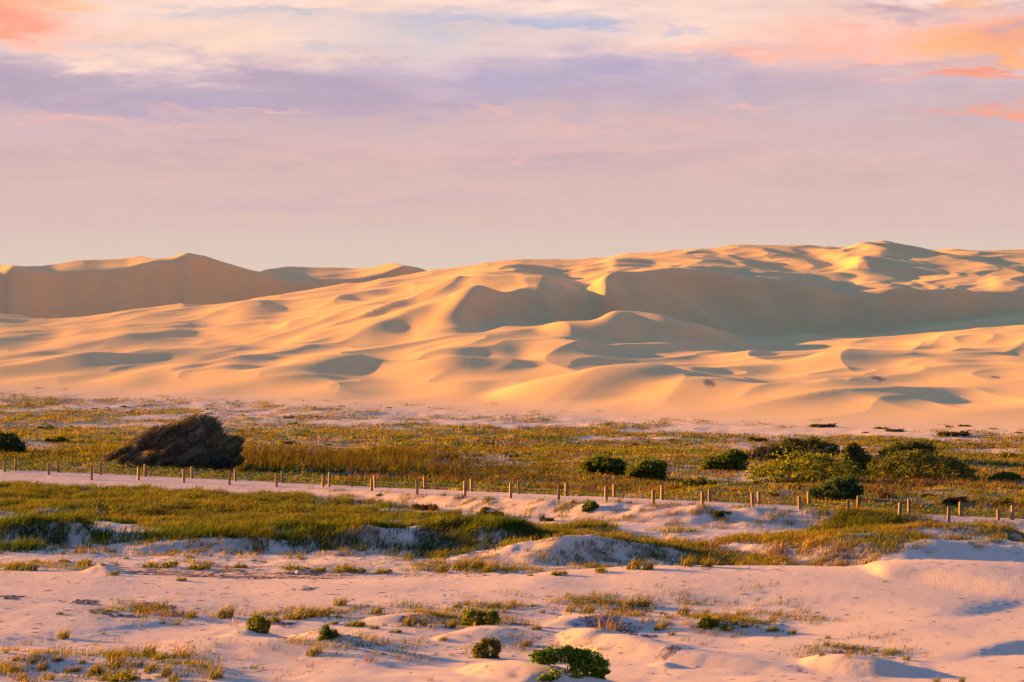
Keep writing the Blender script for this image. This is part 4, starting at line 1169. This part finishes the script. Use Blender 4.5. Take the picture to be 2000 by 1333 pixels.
def shrub_mesh(seed, pal, leaf=.12):
    rg = np.random.default_rng(seed)
    L = [((rg.random() - .5) * .85, (rg.random() - .5) * .7, .02 + .14 * rg.random(), .10 + .13 * rg.random(), .10 + .1 * rg.random(), .06 + .13 * rg.random()) for _ in range(9)]
    P, N, lump = lobe_points(rg, L, 1100, .45, seed, .55)
    return tri_mesh('small_shrub', leaves(rg, P, N + np.array([0, 0, .3]), leaf, np.clip(pick(rg, len(P), pal) * (1 + .5 * lump[:, None]), .004, 1)), M_LEAF)


SHP = [('dark green shrub', shrub_mesh(501, LEAFD)), ('green shrub', shrub_mesh(502, LEAFG)), ('olive shrub', shrub_mesh(503, LEAFY)),
       ('reddish shrub', shrub_mesh(504, [(3, (.07, .036, .024)), (2, (.05, .03, .022)), (1, (.04, .04, .012))])), ('mottled shrub', shrub_mesh(505, LEAFD + [(3, (.06, .04, .025))]))]
SHRUBS = [(15, 793, 14, 0), (52, 789, 10, 2), (182, 799, 14, 0), (208, 797, 10, 4), (240, 795, 14, 2), (262, 803, 12, 0), (320, 808, 12, 4), (408, 808, 14, 0), (470, 812, 16, 4), (565, 816, 18, 4), (622, 815, 16, 0),
          (572, 829, 16, 0), (545, 838, 12, 2), (562, 868, 24, 0), (95, 839, 40, 0), (148, 837, 26, 1), (105, 864, 36, 2), (615, 846, 16, 3), (722, 884, 30, 0), (985, 888, 14, 2), (1028, 888, 16, 2), (1090, 862, 9, 3),
          (1002, 893, 22, 0), (780, 829, 12, 0), (838, 797, 8, 0), (900, 870, 14, 4), (955, 868, 18, 0), (760, 797, 9, 4), (690, 852, 14, 2), (1608, 834, 42, 4), (1722, 838, 22, 2), (1748, 843, 30, 4), (1852, 834, 16, 0),
          (1884, 833, 22, 4), (1862, 851, 50, 4), (1970, 895, 40, 2), (1930, 856, 18, 2), (1352, 950, 44, 1), (1318, 958, 30, 2), (1385, 948, 26, 1), (1868, 984, 46, 3), (1958, 988, 40, 4), (1482, 946, 26, 1),
          (1545, 954, 30, 1), (1512, 968, 22, 3), (1812, 972, 26, 1), (1724, 972, 34, 3), (1240, 870, 14, 2), (1310, 862, 12, 4), (1160, 838, 10, 2), (1420, 856, 14, 2), (1360, 838, 10, 0), (1050, 845, 10, 4),
          (390, 978, 36, 1), (440, 975, 34, 3), (585, 984, 30, 1), (618, 992, 28, 1), (555, 996, 22, 1), (675, 990, 28, 1), (830, 997, 44, 3), (960, 1008, 40, 4), (1065, 1018, 30, 4), (528, 962, 10, 2), (740, 968, 12, 2),
          (950, 995, 20, 4), (1412, 1006, 34, 1), (470, 846, 16, 4), (640, 870, 12, 0), (345, 800, 10, 2), (880, 818, 12, 4), (1005, 815, 9, 0), (1140, 873, 12, 2), (1480, 862, 30, 4), (1655, 858, 16, 2), (1690, 846, 14, 2),
          (1760, 868, 16, 2), (1900, 872, 18, 2), (1940, 838, 14, 4), (1990, 846, 18, 2), (700, 804, 9, 4), (500, 830, 10, 2), (430, 842, 12, 4), (60, 812, 12, 2), (130, 818, 10, 4), (20, 848, 14, 2)]
MARKS1 = [(300, 870, 'the windswept tree'), (10, 870, 'the left edge shrub'), (1180, 915, 'the left paired shrub'), (1637, 970, 'the blue green dome'), (1806, 915, 'the big dark thicket'),
          (1418, 905, 'the dark olive shrub'), (700, 905, 'the tall reeds'), (540, 940, 'the wind bent post line'), (1154, 990, 'the lone bank bush'), (180, 790, 'the left dune foot'), (560, 800, 'the left centre dune foot'),
          (1000, 805, 'the middle dune foot'), (1400, 825, 'the right centre dune foot'), (1750, 835, 'the right dune foot'), (700, 985, 'the near green grass'), (1966, 935, 'the right edge shrub')]
MARKS1 = [m_ for m_ in MARKS1 if 'wind bent' not in m_[2]]
rows = []
rg = np.random.default_rng(601)
for u, v, w, k in SHRUBS:
    x, y, z = hit(u, v, Z, 60)
    o = link('small_shrub', SHP[k][1], None, (x, y, z - .03), rg.random() * 6.28, tuple(np.array([1, 1, (.85 + .4 * rg.random()) * (.5 if v < 862 else 1)]) * w * y / F * 1.15))
    tag(o, cat='shrub', group='small shrubs dotted over the plain')
    size = 'tiny' if w < 13 else 'small' if w < 24 else 'wide'
    rows.append((o, u, v, f"{size} {SHP[k][0]}"))
name_all(rows, MARKS1, '')

# ------------------------------------------------------------------ grass tufts of the foreground (copies of nine kinds)
def tuft_mesh(seed, kind):
    rg = np.random.default_rng(seed)
    if kind == 's':       # grass swept by the wind
        n = 90
        r, a = .26 * np.sqrt(rg.random(n)), rg.random(n) * 6.28
        pk = blades(rg, r * np.cos(a), r * np.sin(a), 0 * r, .30 + .32 * rg.random(n), .022 + 0 * r, (.62, -.05), .7, pick(rg, n, [(4, OLIVE), (3, YEL), (3, GREEN), (2, STRAW), (1, BROWN)]), np.array(STRAW) * .8)
        return tri_mesh('grass_tuft', pk, M_GRASS)
    if kind == 'd':       # dry sparse stalks
        n = 34
        r, a = .34 * np.sqrt(rg.random(n)), rg.random(n) * 6.28
        pk = blades(rg, r * np.cos(a), r * np.sin(a), 0 * r, .22 + .42 * rg.random(n), .022 + 0 * r, (.35, 0), 1.0, pick(rg, n, [(4, (.12, .065, .032)), (3, (.09, .052, .03)), (2, STRAW), (1, OLIVE)]), np.array((.13, .08, .04)))
        return tri_mesh('grass_tuft', pk, M_GRASS)
    L = [((rg.random() - .5) * .8, (rg.random() - .5) * .7, .02 + .12 * rg.random(), .08 + .12 * rg.random(), .10 + .1 * rg.random(), .06 + .12 * rg.random()) for _ in range(7)]
    P, N, lump = lobe_points(rg, L, 420, .45, seed, .6)
    a1 = leaves(rg, P, N + np.array([0, 0, .3]), .085, np.clip(pick(rg, len(P), LEAFY + [(1.5, BROWN), (2, OLIVE)]) * (1 + .5 * lump[:, None]), .004, 1))
    n = 40
    r, a = .30 * np.sqrt(rg.random(n)), rg.random(n) * 6.28
    a2 = blades(rg, r * np.cos(a), r * np.sin(a), 0 * r, .25 + .25 * rg.random(n), .02 + 0 * r, (.35, 0), .8, pick(rg, n, [(3, OLIVE), (2, YEL), (1, STRAW)]))
    return tri_mesh('grass_tuft', merge([a1, a2]), M_LEAF)


TUFT = {k: [tuft_mesh(700 + i * 11 + ord(k), k) for i in range(3)] for k in 'sdg'}
WORD = {'s': 'swept grass tuft', 'd': 'dry brown tuft', 'g': 'leafy olive tuft'}
TUFTS = """437,1206,52s 567,1210,60s 595,1207,60s 627,1204,50s 535,1215,30g 661,1183,35s 306,1190,24g 273,1187,20d 206,1195,15g 117,1200,14g 318,1218,12g 346,1221,16g 374,1207,26g 238,1214,10d
612,1279,44s 654,1220,16g 693,1223,24g 122,1248,36s 73,1246,10d 200,1239,12s 52,1260,20d 287,1283,46s 311,1288,24g 360,1281,40d 220,1290,40s 227,1304,50s 80,1309,34s 7,1307,20s 31,1312,28g 133,1314,28s
150,1312,24s 182,1318,40s 294,1312,40s 322,1321,34s 336,1330,30s 245,1330,60g 420,1325,40s 402,1325,18d 259,1304,26d 605,1304,18d 350,1276,12d 121,1098,20g 70,1099,18g 168,1106,36g 248,1092,10g 227,1104,10g
294,1108,26g 332,1108,36g 378,1113,36g 402,1111,30s 465,1110,24g 497,1096,10g 514,1099,9g 567,1113,50g 626,1117,26g 672,1117,40g 444,1095,8g 199,1104,12g 20,1114,50s 55,1115,50s 224,1124,20g 350,1135,20g 367,1090,16g
588,1094,12g 702,1223,28g 732,1229,18g 797,1223,44s 825,1222,26s 879,1227,34s 958,1218,26g 734,1199,34s 776,1236,20g 664,1181,28d 765,1185,16d 891,1187,26s 909,1183,20s 967,1187,24s 1000,1181,18s 1038,1185,14g
1058,1197,16s 1112,1195,30s 1150,1197,30s 1049,1230,20g 1026,1222,16d 1024,1262,32s 1052,1265,10d 1084,1264,18d 1225,1186,40s 1255,1186,40s 1332,1200,34s 1210,1195,14d 1175,1204,8d 1108,1248,14d 1171,1269,14d
1262,1215,26d 1287,1230,34s 1311,1241,20s 1245,1230,20d 1180,1230,40d 1205,1232,40d 1343,1220,20d 748,1279,10g 902,1269,8d 851,1279,10d 881,1281,12d 723,1293,28d 762,1304,10d 695,1262,10d 723,1269,8d 867,1251,16g
1003,1230,8g 951,1304,10d 961,1311,8d 744,1120,30g 690,1118,34g 860,1118,36s 895,1113,50s 954,1118,44s 930,1110,40s 1086,1124,26g 1175,1118,24g 1037,1125,10g 947,1125,8g 772,1101,6d 762,1101,5d 828,1097,8g
1235,1112,40s 1262,1113,40s 1377,1199,20s 1415,1230,28g 1433,1220,20s 1457,1225,16g 1510,1232,24g 1508,1215,18s 1545,1239,24s 1419,1202,16d 1440,1202,14s 1491,1218,14d 1615,1248,16s 1613,1262,20s 1632,1264,12s
1646,1262,12s 1660,1269,22s 1681,1271,16s 1706,1274,22s 1744,1281,10s 1769,1290,20s 1604,1281,16s 1699,1297,12d 1660,1283,24d 1629,1274,12d 1828,1332,20s 1877,1332,18s 1430,1246,12d 1520,1244,8d 1373,1262,14d
1340,1106,40s 1380,1108,34s 700,1190,16d 720,1186,12d 560,1195,14d 840,1190,14d 870,1192,10d 1080,1190,12d 1090,1203,12d 1015,1192,10d 985,1198,12d 1290,1200,14s 1305,1208,16d 1270,1196,12s 780,1186,10d
30,1290,24s 60,1296,20s 110,1292,24s 160,1296,18s 95,1328,26s 40,1330,30s 200,1330,30s 370,1312,16d 470,1318,10d 540,1330,14d 10,1276,16s 250,1268,16d 190,1262,12d 330,1262,10d 410,1296,10d 840,1330,16d 1000,1322,12d
1450,1262,8d 1560,1312,12d 1590,1328,10d 1710,1325,10d 480,1186,12d 215,1172,8d 1480,1226,12s 1525,1234,12d 1400,1214,16s 1360,1208,16s 1352,1228,18d 1300,1222,16s"""
MARKS2 = [(503, 1222, 'the round olive bush'), (938, 1207, 'the two lobed olive bush'), (951, 1268, 'the half dry bush'), (1110, 1300, 'the glossy bush'), (1190, 1240, 'the dark pebble mound'), (1384, 1220, 'the dense right bush'),
          (1670, 1280, 'the tufted right hummock'), (295, 1193, 'the wide pebble bed'), (165, 1187, 'the dark shell bed'), (205, 1120, 'the little sand pyramid'), (581, 1119, 'the pale float'), (1115, 1090, 'the big sand pyramid'),
          (640, 1240, 'the rippled slope bush'), (230, 1300, 'the lower left hummocks'), (60, 1312, 'the lower left corner'), (780, 1205, 'the middle hummock'), (60, 1060, 'the left grassy mound'), (1020, 1195, 'the low middle tufts'),
          (1308, 1290, 'the small stone heap'), (1500, 1225, 'the right hummock tail'), (1850, 1330, 'the lower right edge'), (930, 1060, 'the dark grassy mound'), (1240, 1200, 'the swept ridge tufts')]
rows = []
rg = np.random.default_rng(602)
for tk in TUFTS.split():
    a_, b_, c_ = tk.split(',')
    k = c_[-1]
    u, v, w = float(a_), float(b_), float(c_[:-1])
    x, y, z = hit(u, v, Z, 60)
    s = 1.25 * w * y / F / (.95 if k == 's' else .8)
    o = link('grass_tuft', TUFT[k][rg.integers(3)], None, (x, y, z - .01), (rg.random() - .5) * 1.2, (s, s, min(s * (1.0 if k != 'd' else 1.1), 1.15) * (.85 + .3 * rg.random())))
    tag(o, cat='grass tuft', group='grass tufts on the foreground sand')
    size = 'tiny' if w < 12 else 'small' if w < 22 else 'medium' if w < 36 else 'large'
    rows.append((o, u, v, f"{size} {WORD[k]}"))
name_all(rows, MARKS2, '')

# ------------------------------------------------------------------ fence posts and wire along the track
m_wood, t = material('weathered_wood')
tcO = t.n('ShaderNodeTexCoord').outputs['Object']
oi = t.n('ShaderNodeObjectInfo').outputs['Random']
mp = t.n('ShaderNodeMapping')
t.set(mp.inputs['Vector'], tcO)
mp.inputs['Scale'].default_value = (26, 26, 2.2)
g = t.noise(mp.outputs[0], 1.0, 5, .65, .6)
col = t.mix(t.rng(g, .3, .7), (.065, .034, .020), (.17, .098, .060))
col = t.mix(t.m('MULTIPLY', oi, .6), col, (.13, .095, .075))
bp = t.n('ShaderNodeBump', inp={'Strength': .6, 'Distance': .01, 'Height': g})
t.n('ShaderNodeOutputMaterial', inp={'Surface': t.n('ShaderNodeBsdfPrincipled', inp={'Base Color': col, 'Roughness': .8, 'Normal': bp.outputs[0]}).outputs[0]})
m_wire, t = material('galvanised_wire')
t.n('ShaderNodeOutputMaterial', inp={'Surface': t.n('ShaderNodeBsdfPrincipled', inp={'Base Color': (.09, .075, .065, 1), 'Metallic': 0.0, 'Roughness': .9}).outputs[0]})


def post_mesh(h, w=.165):
    """square timber post, edges chamfered, top bevelled to a low pyramid"""
    c, e = w / 2, .022
    ring = [(c - e, -c), (c, -c + e), (c, c - e), (c - e, c), (-c + e, c), (-c, c - e), (-c, -c + e), (-c + e, -c)]
    lev = [(-.35, 1), (h * .5, .99), (h - .03, .985), (h, .80)]
    V = [(x * k, y * k, z) for z, k in lev for x, y in ring] + [(0, 0, h + .012)]
    Q = []
    for i in range(3):
        for j in range(8):
            a, b = i * 8 + j, i * 8 + (j + 1) % 8
            Q.append((a, b, b + 8, a + 8))
    Tt = [(24 + j, 24 + (j + 1) % 8, 32) for j in range(8)]
    loops = [i for q in Q for i in q] + [i for q in Tt for i in q]
    starts = list(range(0, len(Q) * 4, 4)) + list(range(len(Q) * 4, len(loops), 3))
    return np_mesh('fence_post', V, loops, starts, None, [m_wood], smooth=False)


rg = np.random.default_rng(603)
tops = {}
for rowname, P, TP in (('front', FRONT, FTOP), ('back', BACK, BTOP)):
    tops[rowname] = []
    for i, ((u, v), vt) in enumerate(zip(P, TP)):
        x, y, z = hit(u, v, Z, 60)
        h = (v - vt) * y / F
        o = link('fence_post', post_mesh(h), None, (x, y, z), math.radians(12) + rg.normal(0, .12))
        o.rotation_euler[0], o.rotation_euler[1] = rg.normal(0, .022), rg.normal(0, .022)
        side = 'nearer' if rowname == 'front' else 'farther'
        edge = 'on the sandy track edge' if rowname == 'front' else 'against the green creepers'
        tag(o, f"brown timber post, {ORD[i + 1]} from left in the {side} row, {edge}", 'fence post', f"posts of the {side} row along the track")
        tops[rowname].append((x, y, z, h))
for j, fr_ in enumerate((.50, .22)):
    pts = []
    T_ = tops['back']
    for a, b in zip(T_[:-1], T_[1:]):
        for t_ in np.linspace(0, 1, 7)[:-1]:
            za, zb = a[2] + a[3] * fr_, b[2] + b[3] * fr_
            pts.append((a[0] + (b[0] - a[0]) * t_, a[1] + (b[1] - a[1]) * t_ - .09, za + (zb - za) * t_ - .02 * math.sin(math.pi * t_)))
    pts.append((T_[-1][0], T_[-1][1] - .09, T_[-1][2] + T_[-1][3] * fr_))
    vv_, tn_ = tube(pts, .006, .006, 5)
    o = link('fence_wire', quads_mesh('fence_wire', vv_, tn_, [m_wire]))
    tag(o, ('upper' if j == 0 else 'lower') + ' thin grey wire strung along the farther row of posts', 'wire', 'wires of the farther row')

# ------------------------------------------------------------------ a pale plastic float washed up on the drift line
m_pl, t = material('pale_plastic')
nn = t.noise(t.n('ShaderNodeTexCoord').outputs['Object'], 14, 4, .6)
t.n('ShaderNodeOutputMaterial', inp={'Surface': t.n('ShaderNodeBsdfPrincipled', inp={'Base Color': t.mix(t.rng(nn, .4, .7), (.45, .58, .60), (.60, .66, .64)), 'Roughness': .45}).outputs[0]})
x, y, z = hit(581, 1121, Z, 60)
R_ = .085
V, Q = [], []
NS, NRG = 18, 12
for i in range(NRG + 1):
    th = math.pi * i / NRG
    for j in range(NS):
        ph = 2 * math.pi * j / NS
        k = R_ * (1.06 if abs(i - NRG / 2) < .6 else 1.0)
        V.append((k * math.sin(th) * math.cos(ph), k * math.sin(th) * math.sin(ph), R_ * math.cos(th) * .95))
for i in range(NRG):
    for j in range(NS):
        a, b = i * NS + j, i * NS + (j + 1) % NS
        Q.append((a, a + NS, b + NS, b))
fl = link('float', quads_mesh('float', V, Q, [m_pl]), None, (x, y, z + R_ * .8))
fl.rotation_euler = (.5, .9, 0)
tag(fl, 'small pale blue plastic float lying on the brown drift line', 'float')
lp = [(.03 * math.cos(a), 0, R_ * .95 + .012 + .03 * math.sin(a)) for a in np.linspace(-.4, math.pi + .4, 12)]
vv_, tn_ = tube(lp, .008, .008, 6)
link('eyelet', quads_mesh('eyelet', vv_, tn_, [m_pl]), fl)
